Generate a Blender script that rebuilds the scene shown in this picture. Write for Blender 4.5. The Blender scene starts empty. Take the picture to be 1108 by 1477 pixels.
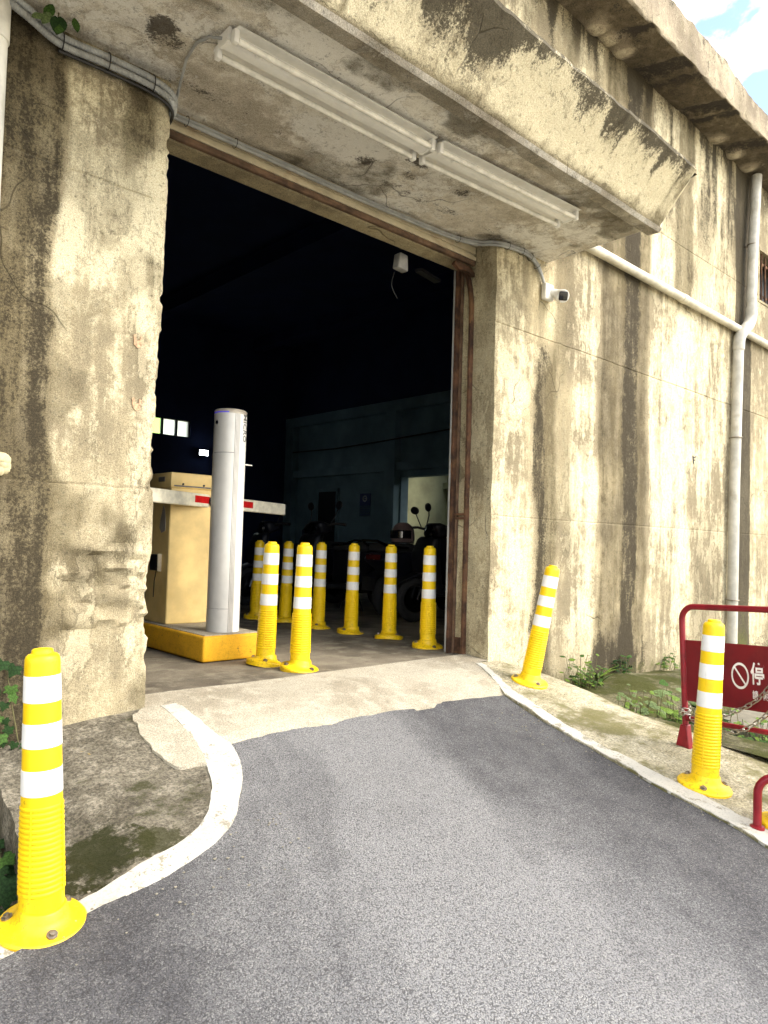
import bpy, bmesh, math, random
import numpy as np
from mathutils import Vector, Matrix
from mathutils.geometry import delaunay_2d_cdt

scene = bpy.context.scene
COL = scene.collection
random.seed(7)
R = math.radians

# ------------------------------------------------------------------ camera
cam_data = bpy.data.cameras.new('camera')
cam = bpy.data.objects.new('camera', cam_data)
COL.objects.link(cam)
RIGHT = Vector((0.73639, -0.67590, 0.02996))
DOWN = Vector((0.05012, 0.01034, -0.99869))
FWD = Vector((0.67470, 0.73692, 0.04149))
rot = Matrix((RIGHT, -DOWN, -FWD)).transposed()
cam.matrix_world = Matrix.Translation((0, 0, 0.82)) @ rot.to_4x4()
cam_data.sensor_fit = 'VERTICAL'
cam_data.sensor_height = 36
cam_data.lens = 25.59
cam_data.clip_start = 0.05
cam_data.clip_end = 1000
scene.camera = cam

# ------------------------------------------------------------------ world, sun, exposure
SUN_EL, SUN_AZ = R(42), R(150)          # azimuth clockwise from +Y: high, in front of the wall and to the right
world = bpy.data.worlds.new('World')
scene.world = world
world.use_nodes = True
wn = world.node_tree
wn.nodes.clear()
w_out = wn.nodes.new('ShaderNodeOutputWorld')
w_bg = wn.nodes.new('ShaderNodeBackground')
w_sky = wn.nodes.new('ShaderNodeTexSky')
w_sky.sky_type = 'NISHITA'
w_sky.sun_disc = False
w_sky.sun_elevation = SUN_EL
w_sky.sun_rotation = SUN_AZ
w_sky.air_density = 1.0
w_sky.dust_density = 2.0
w_sky.ozone_density = 1.0
w_tc = wn.nodes.new('ShaderNodeTexCoord')
w_map = wn.nodes.new('ShaderNodeMapping')
w_map.inputs['Scale'].default_value = (1.0, 1.0, 1.6)
w_map.inputs['Location'].default_value = (0.3, 0.1, 0.0)
w_noise = wn.nodes.new('ShaderNodeTexNoise')
w_noise.inputs['Scale'].default_value = 3.4
w_noise.inputs['Detail'].default_value = 7
w_noise.inputs['Roughness'].default_value = 0.55
w_noise.inputs['Distortion'].default_value = 0.4
w_ramp = wn.nodes.new('ShaderNodeValToRGB')
w_ramp.color_ramp.elements[0].position = 0.46
w_ramp.color_ramp.elements[1].position = 0.66
w_mix = wn.nodes.new('ShaderNodeMix')
w_mix.data_type = 'RGBA'
w_mix.inputs[7].default_value = (13.0, 12.3, 10.8, 1)     # bright cloud
wn.links.new(w_tc.outputs['Generated'], w_map.inputs['Vector'])
wn.links.new(w_map.outputs[0], w_noise.inputs['Vector'])
wn.links.new(w_noise.outputs['Fac'], w_ramp.inputs[0])
wn.links.new(w_ramp.outputs[0], w_mix.inputs[0])
wn.links.new(w_sky.outputs[0], w_mix.inputs[6])
wn.links.new(w_mix.outputs[2], w_bg.inputs['Color'])
wn.links.new(w_bg.outputs[0], w_out.inputs['Surface'])
w_bg.inputs['Strength'].default_value = 0.15

sun_data = bpy.data.lights.new('sun', 'SUN')
sun_data.energy = 1.0
sun_data.angle = R(30)
sun_data.color = (1.0, 0.93, 0.80)
sun = bpy.data.objects.new('sun', sun_data)
COL.objects.link(sun)
sdir = Vector((math.sin(SUN_AZ) * math.cos(SUN_EL), math.cos(SUN_AZ) * math.cos(SUN_EL), math.sin(SUN_EL)))
sun.rotation_euler = sdir.to_track_quat('Z', 'Y').to_euler()
sun.location = (2, -4, 12)

scene.view_settings.view_transform = 'Standard'
scene.view_settings.look = 'None'
scene.view_settings.gamma = 1
scene.view_settings.use_curve_mapping = False
scene.view_settings.exposure = 1.7
scene.render.engine = 'CYCLES'
scene.cycles.max_bounces = 6
scene.cycles.diffuse_bounces = 3
scene.cycles.glossy_bounces = 2
scene.cycles.use_adaptive_sampling = True
scene.cycles.adaptive_threshold = 0.03

# ------------------------------------------------------------------ noise
_tab = {}
def vnoise(u, v, seed):
    if seed not in _tab:
        _tab[seed] = np.random.RandomState(seed).rand(256, 256)
    T = _tab[seed]
    u = np.asarray(u, float); v = np.asarray(v, float)
    i = np.floor(u).astype(int); j = np.floor(v).astype(int)
    a = u - i; b = v - j
    a = a * a * (3 - 2 * a); b = b * b * (3 - 2 * b)
    i0, i1, j0, j1 = i % 256, (i + 1) % 256, j % 256, (j + 1) % 256
    return (T[i0, j0] * (1 - a) + T[i1, j0] * a) * (1 - b) + (T[i0, j1] * (1 - a) + T[i1, j1] * a) * b
def fbm(u, v, seed, octaves=4):
    s, amp, tot = 0, 1.0, 0
    for k in range(octaves):
        s = s + amp * vnoise(np.asarray(u) * 2 ** k + 17.3 * k, np.asarray(v) * 2 ** k + 5.1 * k, seed + k)
        tot += amp; amp *= 0.5
    return s / tot
def sstep(a, b, x):
    t = np.clip((np.asarray(x, float) - a) / (b - a), 0, 1)
    return t * t * (3 - 2 * t)
def bump1(x, c, w, soft):
    """1 inside c +- w, falling to 0 over soft"""
    return 1 - sstep(w, w + soft, np.abs(np.asarray(x) - c))

# ------------------------------------------------------------------ node helper
class N:
    def __init__(self, name, rough=0.8, spec=0.3, metal=0.0):
        self.m = bpy.data.materials.new(name)
        self.m.use_nodes = True
        self.t = self.m.node_tree
        self.b = self.t.nodes['Principled BSDF']
        self.b.inputs['Roughness'].default_value = rough
        self.b.inputs['Metallic'].default_value = metal
        self.b.inputs['Specular IOR Level'].default_value = spec
        self._tc = None
    def new(self, t): return self.t.nodes.new(t)
    def link(self, a, b):
        if hasattr(a, 'is_output'): self.t.links.new(a, b)
        else:
            if isinstance(a, (tuple, list)) and len(a) == 3 and b.type == 'RGBA': a = (*a, 1)
            b.default_value = a
    def co(self, scale=(1, 1, 1), loc=(0, 0, 0), world=False):
        if world:
            g = self.new('ShaderNodeNewGeometry').outputs['Position']
        else:
            g = self.new('ShaderNodeTexCoord').outputs['Object']
        mp = self.new('ShaderNodeMapping')
        mp.inputs['Scale'].default_value = scale
        mp.inputs['Location'].default_value = loc
        self.link(g, mp.inputs['Vector'])
        return mp.outputs[0]
    def noise(self, vec, scale, detail=4, rough=0.55, dist=0.0):
        n = self.new('ShaderNodeTexNoise')
        n.inputs['Scale'].default_value = scale
        n.inputs['Detail'].default_value = detail
        n.inputs['Roughness'].default_value = rough
        n.inputs['Distortion'].default_value = dist
        self.link(vec, n.inputs['Vector'])
        return n.outputs['Fac']
    def voronoi(self, vec, scale, feature='F1', out='Distance'):
        n = self.new('ShaderNodeTexVoronoi')
        n.feature = feature
        n.inputs['Scale'].default_value = scale
        self.link(vec, n.inputs['Vector'])
        return n.outputs[out]
    def attr(self, name):
        n = self.new('ShaderNodeAttribute'); n.attribute_name = name
        return n.outputs['Fac']
    def math(self, op, a, b=0.0, clamp=False):
        n = self.new('ShaderNodeMath'); n.operation = op; n.use_clamp = clamp
        self.link(a, n.inputs[0]); self.link(b, n.inputs[1])
        return n.outputs[0]
    def ss(self, a, lo, hi):
        n = self.new('ShaderNodeMapRange'); n.interpolation_type = 'SMOOTHSTEP'
        self.link(a, n.inputs['Value'])
        n.inputs['From Min'].default_value = lo; n.inputs['From Max'].default_value = hi
        return n.outputs['Result']
    def mix(self, fac, a, b, blend='MIX'):
        n = self.new('ShaderNodeMix'); n.data_type = 'RGBA'; n.blend_type = blend
        self.link(fac, n.inputs[0]); self.link(a, n.inputs[6]); self.link(b, n.inputs[7])
        return n.outputs[2]
    def vmix(self, vec, fac_noise_scale, amt):
        n = self.new('ShaderNodeTexNoise'); n.inputs['Scale'].default_value = fac_noise_scale
        self.link(vec, n.inputs['Vector'])
        m = self.new('ShaderNodeMix'); m.data_type = 'RGBA'; m.blend_type = 'LINEAR_LIGHT'
        m.inputs[0].default_value = amt
        self.link(vec, m.inputs[6]); self.link(n.outputs['Color'], m.inputs[7])
        return m.outputs[2]
    def color(self, c): self.link(c, self.b.inputs['Base Color'])
    def rough(self, r): self.link(r, self.b.inputs['Roughness'])
    def bump(self, h, strength=0.5, dist=0.01):
        n = self.new('ShaderNodeBump')
        n.inputs['Strength'].default_value = strength
        n.inputs['Distance'].default_value = dist
        self.link(h, n.inputs['Height'])
        self.link(n.outputs[0], self.b.inputs['Normal'])

M = {}
def simple(key, col, rough=0.5, metal=0.0, spec=0.4, var=0.12, dirt=None, dirt_amt=0.4, scale=12, bump=0.0):
    n = N(key, rough, spec, metal)
    v = n.co()
    f = n.noise(v, scale, 5, 0.6)
    dark = tuple(c * (1 - var * 2) for c in col)
    lite = tuple(min(1, c * (1 + var)) for c in col)
    c = n.mix(n.ss(f, 0.3, 0.7), dark, lite)
    if dirt:
        d = n.ss(n.noise(v, scale * 0.5, 7, 0.68, 0.6), 0.52, 0.68)
        c = n.mix(n.math('MULTIPLY', d, dirt_amt), c, dirt)
    n.color(c)
    n.rough(n.math('ADD', rough - 0.08, n.math('MULTIPLY', f, 0.16)))
    if bump: n.bump(n.noise(v, scale * 8, 4), bump, 0.004)
    M[key] = n.m
    return n

# ---- weathered concrete: masks come in as attributes, the nodes break them up
def concrete(key, pale, mid, grey, dark, moss=(0.085, 0.085, 0.03), vert=0.12, flake=0.26, world=True):
    n = N(key, 0.9, 0.15)
    v = n.co(world=world)
    vs = n.co((1, 1, vert), world=world)                       # stretched down the wall
    big = n.noise(v, 1.3, 3, 0.6)
    strk = n.noise(vs, 11.0, 6, 0.66, 0.25)                      # runs and drips
    mott = n.noise(v, 10, 7, 0.72)                             # cloudy weathering
    grit = n.noise(v, 190, 2, 0.7)
    a_st, a_pa, a_mo, a_gr = n.attr('stain'), n.attr('pale'), n.attr('moss'), n.attr('grime')
    def cen(f, k): return n.math('MULTIPLY', n.math('SUBTRACT', f, 0.5), k)
    both = n.math('ADD', cen(strk, 1.8), cen(mott, 1.3))
    c = n.mix(n.ss(n.math('ADD', big, n.math('MULTIPLY', both, 0.25)), 0.34, 0.64), grey, mid)
    brk = n.noise(v, 38, 4, 0.7)
    pf = n.math('ADD', n.math('ADD', n.math('ADD', a_pa, both), cen(big, 1.0)), cen(brk, 1.1))
    c = n.mix(n.math('MULTIPLY', n.ss(pf, 0.20, 0.70), 0.88), c, pale)
    # flaking skin: crisp edged lighter flakes with a thin dark rim
    fl = n.math('ADD', n.noise(n.co((1, 1, max(vert * 3, 0.45)), world=world), 4.5, 9, 0.66, 0.25), n.math('MULTIPLY', n.math('SUBTRACT', a_pa, 0.4), 0.3))
    c = n.mix(n.math('MULTIPLY', n.ss(fl, 0.545, 0.565), flake), c, tuple(min(0.8, x * 1.12) for x in pale))
    rim = n.math('MULTIPLY', n.ss(fl, 0.520, 0.545), n.math('SUBTRACT', 1.0, n.ss(fl, 0.545, 0.552)))
    c = n.mix(n.math('MULTIPLY', rim, 0.40), c, tuple(x * 0.5 for x in grey))
    # pits
    c = n.mix(n.math('MULTIPLY', n.ss(brk, 0.56, 0.68), 0.55), c, tuple(x * 0.45 for x in grey))
    # grime: soft grey brown film
    gf = n.math('ADD', a_gr, n.math('MULTIPLY', both, 0.7))
    c = n.mix(n.ss(gf, 0.10, 0.85), c, (0.33, 0.315, 0.28), 'MULTIPLY')
    # stain: dark algae with speckle holes
    spk = n.noise(v, 75, 4, 0.75)
    sf = n.math('ADD', a_st, n.math('ADD', n.math('MULTIPLY', both, 1.0), cen(spk, 2.0)))
    c = n.mix(n.math('MULTIPLY', n.ss(sf, 0.40, 0.95), 0.90), c, dark)
    mf = n.math('ADD', a_mo, cen(mott, 1.6))
    c = n.mix(n.ss(mf, 0.35, 0.85), c, moss)
    c = n.mix(0.55, c, n.mix(n.ss(grit, 0.25, 0.75), (0.18, 0.18, 0.18), (0.84, 0.84, 0.84)), 'OVERLAY')
    # hairline cracks
    cr = n.voronoi(n.vmix(v, 2.4, 0.22), 0.85, 'DISTANCE_TO_EDGE')
    cm = n.math('MULTIPLY', n.math('SUBTRACT', 1.0, n.ss(cr, 0.0, 0.005)), n.ss(big, 0.52, 0.6))
    c = n.mix(n.math('MULTIPLY', cm, 0.6), c, dark)
    n.color(c)
    h = n.math('ADD', n.math('MULTIPLY', mott, 0.8), n.math('ADD', n.math('MULTIPLY', grit, 0.14), n.math('MULTIPLY', n.ss(fl, 0.535, 0.565), 0.10)))
    h = n.math('SUBTRACT', h, n.math('MULTIPLY', cm, 0.4))
    n.bump(h, 0.6, 0.022)
    M[key] = n.m

concrete('wall_concrete', (0.61, 0.54, 0.365), (0.39, 0.33, 0.205), (0.215, 0.18, 0.115), (0.036, 0.029, 0.018))
concrete('soffit_concrete', (0.80, 0.77, 0.69), (0.68, 0.63, 0.53), (0.42, 0.375, 0.30), (0.05, 0.04, 0.03), vert=1.0, flake=0.35)
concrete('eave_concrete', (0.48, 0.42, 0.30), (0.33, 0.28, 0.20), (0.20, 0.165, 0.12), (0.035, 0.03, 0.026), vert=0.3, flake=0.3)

def ground_mat_blob(n, c, v, cx, cy, r, col, amt, fuzz):
    sp = n.new('ShaderNodeVectorMath'); sp.operation = 'DISTANCE'
    n.link(v, sp.inputs[0]); sp.inputs[1].default_value = (cx, cy, -0.22)
    d = n.math('ADD', sp.outputs['Value'], n.math('MULTIPLY', n.math('SUBTRACT', n.noise(v, 14, 6, 0.72), 0.5), fuzz))
    return n.mix(n.math('MULTIPLY', n.math('SUBTRACT', 1.0, n.ss(d, r * 0.7, r * 1.1)), amt), c, col)
def ground_mat(key, c1, c2, c3, scale=3.0, agg=90, agg_amt=0.4, bump=0.5, spots=(0.05, 0.05, 0.04), spot_amt=0.4, moss=None, moss_lo=0.55, rough=0.92, blobs=()):
    n = N(key, rough, 0.12)
    v = n.co(world=True)
    a = n.noise(v, scale, 7, 0.62, 0.4)
    b = n.noise(v, scale * 5, 6, 0.65, 0.3)
    c = n.mix(n.ss(a, 0.36, 0.64), c1, c2)
    c = n.mix(n.math('MULTIPLY', n.ss(b, 0.46, 0.66), 0.7), c, c3)
    g = n.noise(v, agg, 3, 0.7)
    c = n.mix(agg_amt, c, n.mix(n.ss(g, 0.3, 0.7), (0.15, 0.15, 0.15), (0.88, 0.88, 0.88)), 'OVERLAY')
    s = n.ss(n.noise(v, scale * 9, 6, 0.75), 0.58, 0.70)
    c = n.mix(n.math('MULTIPLY', s, spot_amt), c, spots)
    if moss:
        mm = n.ss(n.math('ADD', n.noise(v, scale * 1.1, 7, 0.7), n.math('MULTIPLY', n.math('SUBTRACT', g, 0.5), 0.3)), moss_lo, moss_lo + 0.1)
        c = n.mix(n.math('MULTIPLY', mm, 0.85), c, moss)
    for bl in blobs: c = ground_mat_blob(n, c, v, *bl)
    n.color(c)
    n.bump(n.math('ADD', n.math('MULTIPLY', b, 0.6), n.math('MULTIPLY', g, 0.5)), bump, 0.012)
    M[key] = n.m

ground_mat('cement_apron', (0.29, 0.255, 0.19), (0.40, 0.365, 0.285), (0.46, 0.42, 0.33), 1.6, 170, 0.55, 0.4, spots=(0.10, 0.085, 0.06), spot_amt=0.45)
ground_mat('old_pavement', (0.085, 0.075, 0.055), (0.155, 0.138, 0.104), (0.25, 0.225, 0.175), 2.6, 75, 0.7, 0.9, moss=(0.032, 0.034, 0.010), moss_lo=0.57,
           blobs=((1.00, 2.47, 0.17, (0.022, 0.024, 0.007), 0.92, 0.45), (0.86, 2.42, 0.13, (0.026, 0.026, 0.009), 0.9, 0.4), (1.18, 2.40, 0.10, (0.035, 0.036, 0.012), 0.8, 0.4), (1.16, 3.18, 0.07, (0.42, 0.27, 0.02), 0.6, 0.5), (1.26, 3.16, 0.05, (0.42, 0.27, 0.02), 0.6, 0.5)))
ground_mat('right_apron', (0.24, 0.215, 0.135), (0.38, 0.345, 0.245), (0.46, 0.42, 0.32), 2.6, 85, 0.7, 0.8, spots=(0.09, 0.08, 0.04), spot_amt=0.6, moss=(0.13, 0.12, 0.045), moss_lo=0.50)
ground_mat('ditch_concrete', (0.07, 0.065, 0.035), (0.14, 0.13, 0.075), (0.17, 0.155, 0.09), 2.6, 60, 0.8, 1.0, moss=(0.045, 0.050, 0.008), moss_lo=0.44)
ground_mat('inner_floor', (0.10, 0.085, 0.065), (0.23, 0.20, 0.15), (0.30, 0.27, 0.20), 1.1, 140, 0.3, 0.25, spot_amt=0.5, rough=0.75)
ground_mat('earth', (0.07, 0.06, 0.04), (0.12, 0.10, 0.07), (0.10, 0.09, 0.05), 0.8, 60, 0.4, 0.6)

# asphalt: coarse aggregate, pale worn wheel tracks along the drive
WEAR = 24
def asphalt():
    n = N('asphalt', 0.85, 0.25)
    v = n.co(world=True)
    rotm = n.new('ShaderNodeMapping')
    n.link(v, rotm.inputs['Vector'])
    rotm.inputs['Rotation'].default_value = (0, 0, R(WEAR))
    st = n.new('ShaderNodeMapping'); n.link(rotm.outputs[0], st.inputs['Vector'])
    st.inputs['Scale'].default_value = (1.0, 0.22, 1)
    wear = n.noise(st.outputs[0], 1.9, 5, 0.6, 0.5)
    med = n.noise(v, 7, 6, 0.65)
    agg = n.voronoi(n.vmix(v, 60, 0.008), 185, 'F1', 'Color')
    aggd = n.voronoi(n.vmix(v, 60, 0.008), 185, 'F1')
    sepx = n.new('ShaderNodeSeparateColor'); n.link(agg, sepx.inputs[0])
    tone = n.noise(v, 330, 2, 0.6)
    # pale worn middle of the drive, fading towards both edges
    sx = n.new('ShaderNodeSeparateXYZ'); n.link(v, sx.inputs[0])
    u = n.math('SUBTRACT', n.math('SUBTRACT', sx.outputs[0], 1.78), n.math('MULTIPLY', n.math('SUBTRACT', sx.outputs[1], 1.4), 0.30))
    mid_ = n.math('SUBTRACT', 1.0, n.ss(n.math('ABSOLUTE', u), 0.25, 1.05))
    w = n.math('ADD', n.math('MULTIPLY', n.ss(wear, 0.22, 0.74), n.math('ADD', 0.35, n.math('MULTIPLY', mid_, 0.65))), n.math('MULTIPLY', n.math('SUBTRACT', med, 0.5), 0.7), clamp=True)
    w = n.math('ADD', w, n.math('MULTIPLY', mid_, 0.34), clamp=True)
    base = n.mix(w, (0.062, 0.061, 0.066), (0.235, 0.234, 0.236))
    stone = n.ss(sepx.outputs[0], 0.55, 1.0)
    c = n.mix(n.math('MULTIPLY', stone, n.math('ADD', 0.22, n.math('MULTIPLY', w, 0.45))), base, (0.33, 0.325, 0.31))
    pit = n.ss(n.math('SUBTRACT', aggd, n.math('MULTIPLY', tone, 0.3)), 0.25, 0.60)
    c = n.mix(n.math('MULTIPLY', pit, 0.62), c, (0.022, 0.021, 0.023))
    c = n.mix(0.35, c, n.mix(tone, (0.1, 0.1, 0.1), (0.9, 0.9, 0.9)), 'OVERLAY')
    n.color(c)
    n.bump(n.math('SUBTRACT', n.math('MULTIPLY', sepx.outputs[1], 0.6), n.math('MULTIPLY', aggd, 0.9)), 0.6, 0.008)
    M['asphalt'] = n.m
asphalt()

def worn_paint(key, col, under, lo=0.62):
    n = N(key, 0.7, 0.25)
    v = n.co(world=True)
    a = n.noise(v, 9, 8, 0.7, 0.4)
    g = n.noise(v, 120, 3, 0.65)
    c = n.mix(n.ss(n.noise(v, 4, 5, 0.6), 0.3, 0.7), tuple(x * 0.82 for x in col), col)
    c = n.mix(n.ss(n.math('ADD', a, n.math('MULTIPLY', n.math('SUBTRACT', g, 0.5), 0.35)), lo, lo + 0.06), c, under)
    c = n.mix(n.math('MULTIPLY', n.ss(g, 0.56, 0.68), 0.55), c, tuple(x * 0.35 for x in col))
    c = n.mix(n.math('MULTIPLY', n.ss(n.noise(v, 22, 5, 0.7), 0.52, 0.66), 0.40), c, tuple(x * 0.55 for x in col))
    n.color(c)
    n.bump(n.math('ADD', g, a), 0.35, 0.006)
    M[key] = n.m
worn_paint('white_paint', (0.56, 0.54, 0.475), (0.27, 0.245, 0.185), 0.555)
worn_paint('yellow_paint', (0.80, 0.42, 0.020), (0.22, 0.12, 0.03), 0.61)

# bollard plastic with dirt towards marks
def bollard_mat(key, col, dark):
    n = N(key, 0.42, 0.4)
    tc = n.co()
    oi = n.new('ShaderNodeObjectInfo')
    add = n.new('ShaderNodeVectorMath'); add.operation = 'ADD'
    n.link(tc, add.inputs[0]); n.link(oi.outputs['Random'], add.inputs[1])
    v = add.outputs[0]
    f = n.noise(v, 7, 5, 0.6)
    c = n.mix(n.ss(f, 0.3, 0.7), tuple(x * 0.86 for x in col), col)
    s = n.math('MULTIPLY', n.ss(n.noise(v, 38, 6, 0.75), 0.60, 0.70), n.ss(n.noise(v, 5, 3), 0.45, 0.62))
    c = n.mix(n.math('MULTIPLY', s, 0.7), c, dark)
    sz = n.new('ShaderNodeSeparateXYZ'); n.link(tc, sz.inputs[0])
    low = n.math('MULTIPLY', n.math('SUBTRACT', 1.0, n.ss(sz.outputs[2], 0.02, 0.20)), n.ss(n.noise(v, 55, 5, 0.75), 0.50, 0.66))
    c = n.mix(n.math('MULTIPLY', low, 0.55), c, dark)
    scr = n.ss(n.noise(n.co((1, 1, 0.12)), 60, 3, 0.7), 0.60, 0.72)
    c = n.mix(n.math('MULTIPLY', scr, 0.22), c, tuple(x * 0.45 for x in col))
    n.color(c)
    n.rough(n.math('ADD', 0.32, n.math('MULTIPLY', f, 0.25)))
    M[key] = n.m
bollard_mat('bollard_yellow', (0.92, 0.61, 0.006), (0.16, 0.10, 0.01))
bollard_mat('bollard_base', (0.90, 0.58, 0.008), (0.13, 0.09, 0.02))
bollard_mat('band_white', (0.86, 0.85, 0.82), (0.62, 0.58, 0.50))

simple('fixture_white', (0.90, 0.89, 0.84), 0.4, var=0.04, dirt=(0.62, 0.57, 0.42), dirt_amt=0.25)
simple('tube_glass', (0.86, 0.84, 0.76), 0.2)
simple('conduit_grey', (0.36, 0.37, 0.36), 0.5, dirt=(0.18, 0.16, 0.12))
simple('tie_black', (0.02, 0.02, 0.02), 0.5)
simple('pvc_white', (0.74, 0.72, 0.64), 0.4, dirt=(0.40, 0.36, 0.25), dirt_amt=0.45, scale=6)
simple('pvc_cream', (0.58, 0.54, 0.42), 0.45, dirt=(0.34, 0.29, 0.19), dirt_amt=0.5, scale=5)
simple('pvc_grey', (0.46, 0.44, 0.38), 0.45, dirt=(0.26, 0.22, 0.15), dirt_amt=0.5, scale=6)
simple('steel_cream', (0.55, 0.48, 0.33), 0.5, dirt=(0.28, 0.16, 0.08), dirt_amt=0.5, scale=5)
simple('rust', (0.10, 0.048, 0.025), 0.9, var=0.35, dirt=(0.22, 0.12, 0.05), dirt_amt=0.6, scale=9, bump=0.6)
simple('rust_brown', (0.15, 0.09, 0.055), 0.85, var=0.3, dirt=(0.045, 0.026, 0.018), dirt_amt=0.7, scale=7, bump=0.4)
simple('red_metal', (0.22, 0.008, 0.016), 0.35, dirt=(0.10, 0.03, 0.02), dirt_amt=0.4, scale=14)
simple('sign_red', (0.150, 0.003, 0.008), 0.3, dirt=(0.20, 0.035, 0.03), dirt_amt=0.25, scale=5)
simple('sign_white', (0.82, 0.80, 0.78), 0.5)
simple('chain_steel', (0.42, 0.39, 0.34), 0.35, metal=0.9, dirt=(0.16, 0.09, 0.05))
simple('cabinet_cream', (0.82, 0.60, 0.24), 0.5, dirt=(0.60, 0.38, 0.08), dirt_amt=0.30, scale=3.0)
simple('arm_white', (0.80, 0.75, 0.58), 0.45, dirt=(0.55, 0.48, 0.32), dirt_amt=0.3)
simple('reflector_red', (0.55, 0.012, 0.012), 0.3)
simple('column_silver', (0.60, 0.58, 0.53), 0.38, metal=0.15, var=0.03)
simple('column_pale', (0.80, 0.78, 0.72), 0.4, var=0.03)
simple('column_cap', (0.42, 0.37, 0.29), 0.4)
simple('groove_dark', (0.15, 0.14, 0.13), 0.6)
simple('black_plastic', (0.012, 0.012, 0.013), 0.35)
simple('rubber', (0.015, 0.015, 0.016), 0.8)
simple('bike_dark', (0.008, 0.008, 0.011), 0.4, spec=0.3)
simple('bike_navy', (0.007, 0.008, 0.016), 0.4, spec=0.3)
simple('bike_chrome', (0.08, 0.08, 0.085), 0.25, metal=1.0)
simple('tail_red', (0.05, 0.004, 0.004), 0.25)
simple('helmet_pink', (0.13, 0.09, 0.085), 0.3)
simple('camera_white', (0.80, 0.79, 0.74), 0.4)
simple('lens_black', (0.008, 0.008, 0.01), 0.08, spec=0.8)
simple('bolt_steel', (0.28, 0.24, 0.19), 0.45, metal=0.8, dirt=(0.12, 0.05, 0.02))
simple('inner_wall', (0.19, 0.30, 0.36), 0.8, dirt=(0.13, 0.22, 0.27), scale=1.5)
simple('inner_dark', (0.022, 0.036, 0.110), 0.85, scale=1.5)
simple('side_room', (0.34, 0.36, 0.22), 0.8, scale=2)
simple('poster_blue', (0.015, 0.035, 0.16), 0.4)
simple('poster_white', (0.5, 0.52, 0.55), 0.5)
simple('poster_pale', (0.05, 0.10, 0.16), 0.5)
simple('door_dark', (0.008, 0.008, 0.010), 0.5)
simple('window_frame', (0.05, 0.06, 0.06), 0.4)
simple('bag_white', (0.32, 0.32, 0.31), 0.5)
simple('sticker_grey', (0.34, 0.31, 0.27), 0.5)
simple('foam_cream', (0.50, 0.43, 0.25), 0.9, scale=40, bump=0.6)
simple('leaf_green', (0.045, 0.095, 0.018), 0.7, spec=0.12, var=0.3, scale=6)
simple('leaf_dark', (0.018, 0.044, 0.012), 0.7, spec=0.12, var=0.3, scale=6)
simple('leaf_bright', (0.12, 0.19, 0.030), 0.7, spec=0.12, var=0.3, scale=6)
simple('leaf_grey', (0.13, 0.18, 0.07), 0.7, spec=0.12, var=0.3, scale=6)
simple('stem', (0.12, 0.11, 0.045), 0.7)
simple('dry_moss', (0.24, 0.20, 0.13), 0.95, scale=20)
simple('stone_grey', (0.24, 0.22, 0.17), 0.9, dirt=(0.08, 0.08, 0.03), scale=10, bump=0.5)

def glow(key, col, strength):
    m = bpy.data.materials.new(key); m.use_nodes = True
    b = m.node_tree.nodes['Principled BSDF']
    b.inputs['Base Color'].default_value = (*col, 1)
    b.inputs['Emission Color'].default_value = (*col, 1)
    b.inputs['Emission Strength'].default_value = strength
    M[key] = m
glow('lamp_glow', (0.85, 0.95, 1.0), 9.0)
glow('led_blue', (0.05, 0.04, 0.60), 0.25)
gl = N('frosted_pane', 0.6, 0.3)
gl.b.inputs['Base Color'].default_value = (0.9, 0.95, 0.85, 1)
gl.b.inputs['Transmission Weight'].default_value = 0.9
M['frosted_pane'] = gl.m
gl = N('clear_pane', 0.1, 0.4)
gl.b.inputs['Base Color'].default_value = (0.25, 0.42, 0.12, 1)
gl.b.inputs['Transmission Weight'].default_value = 1.0
M['clear_pane'] = gl.m

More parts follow.
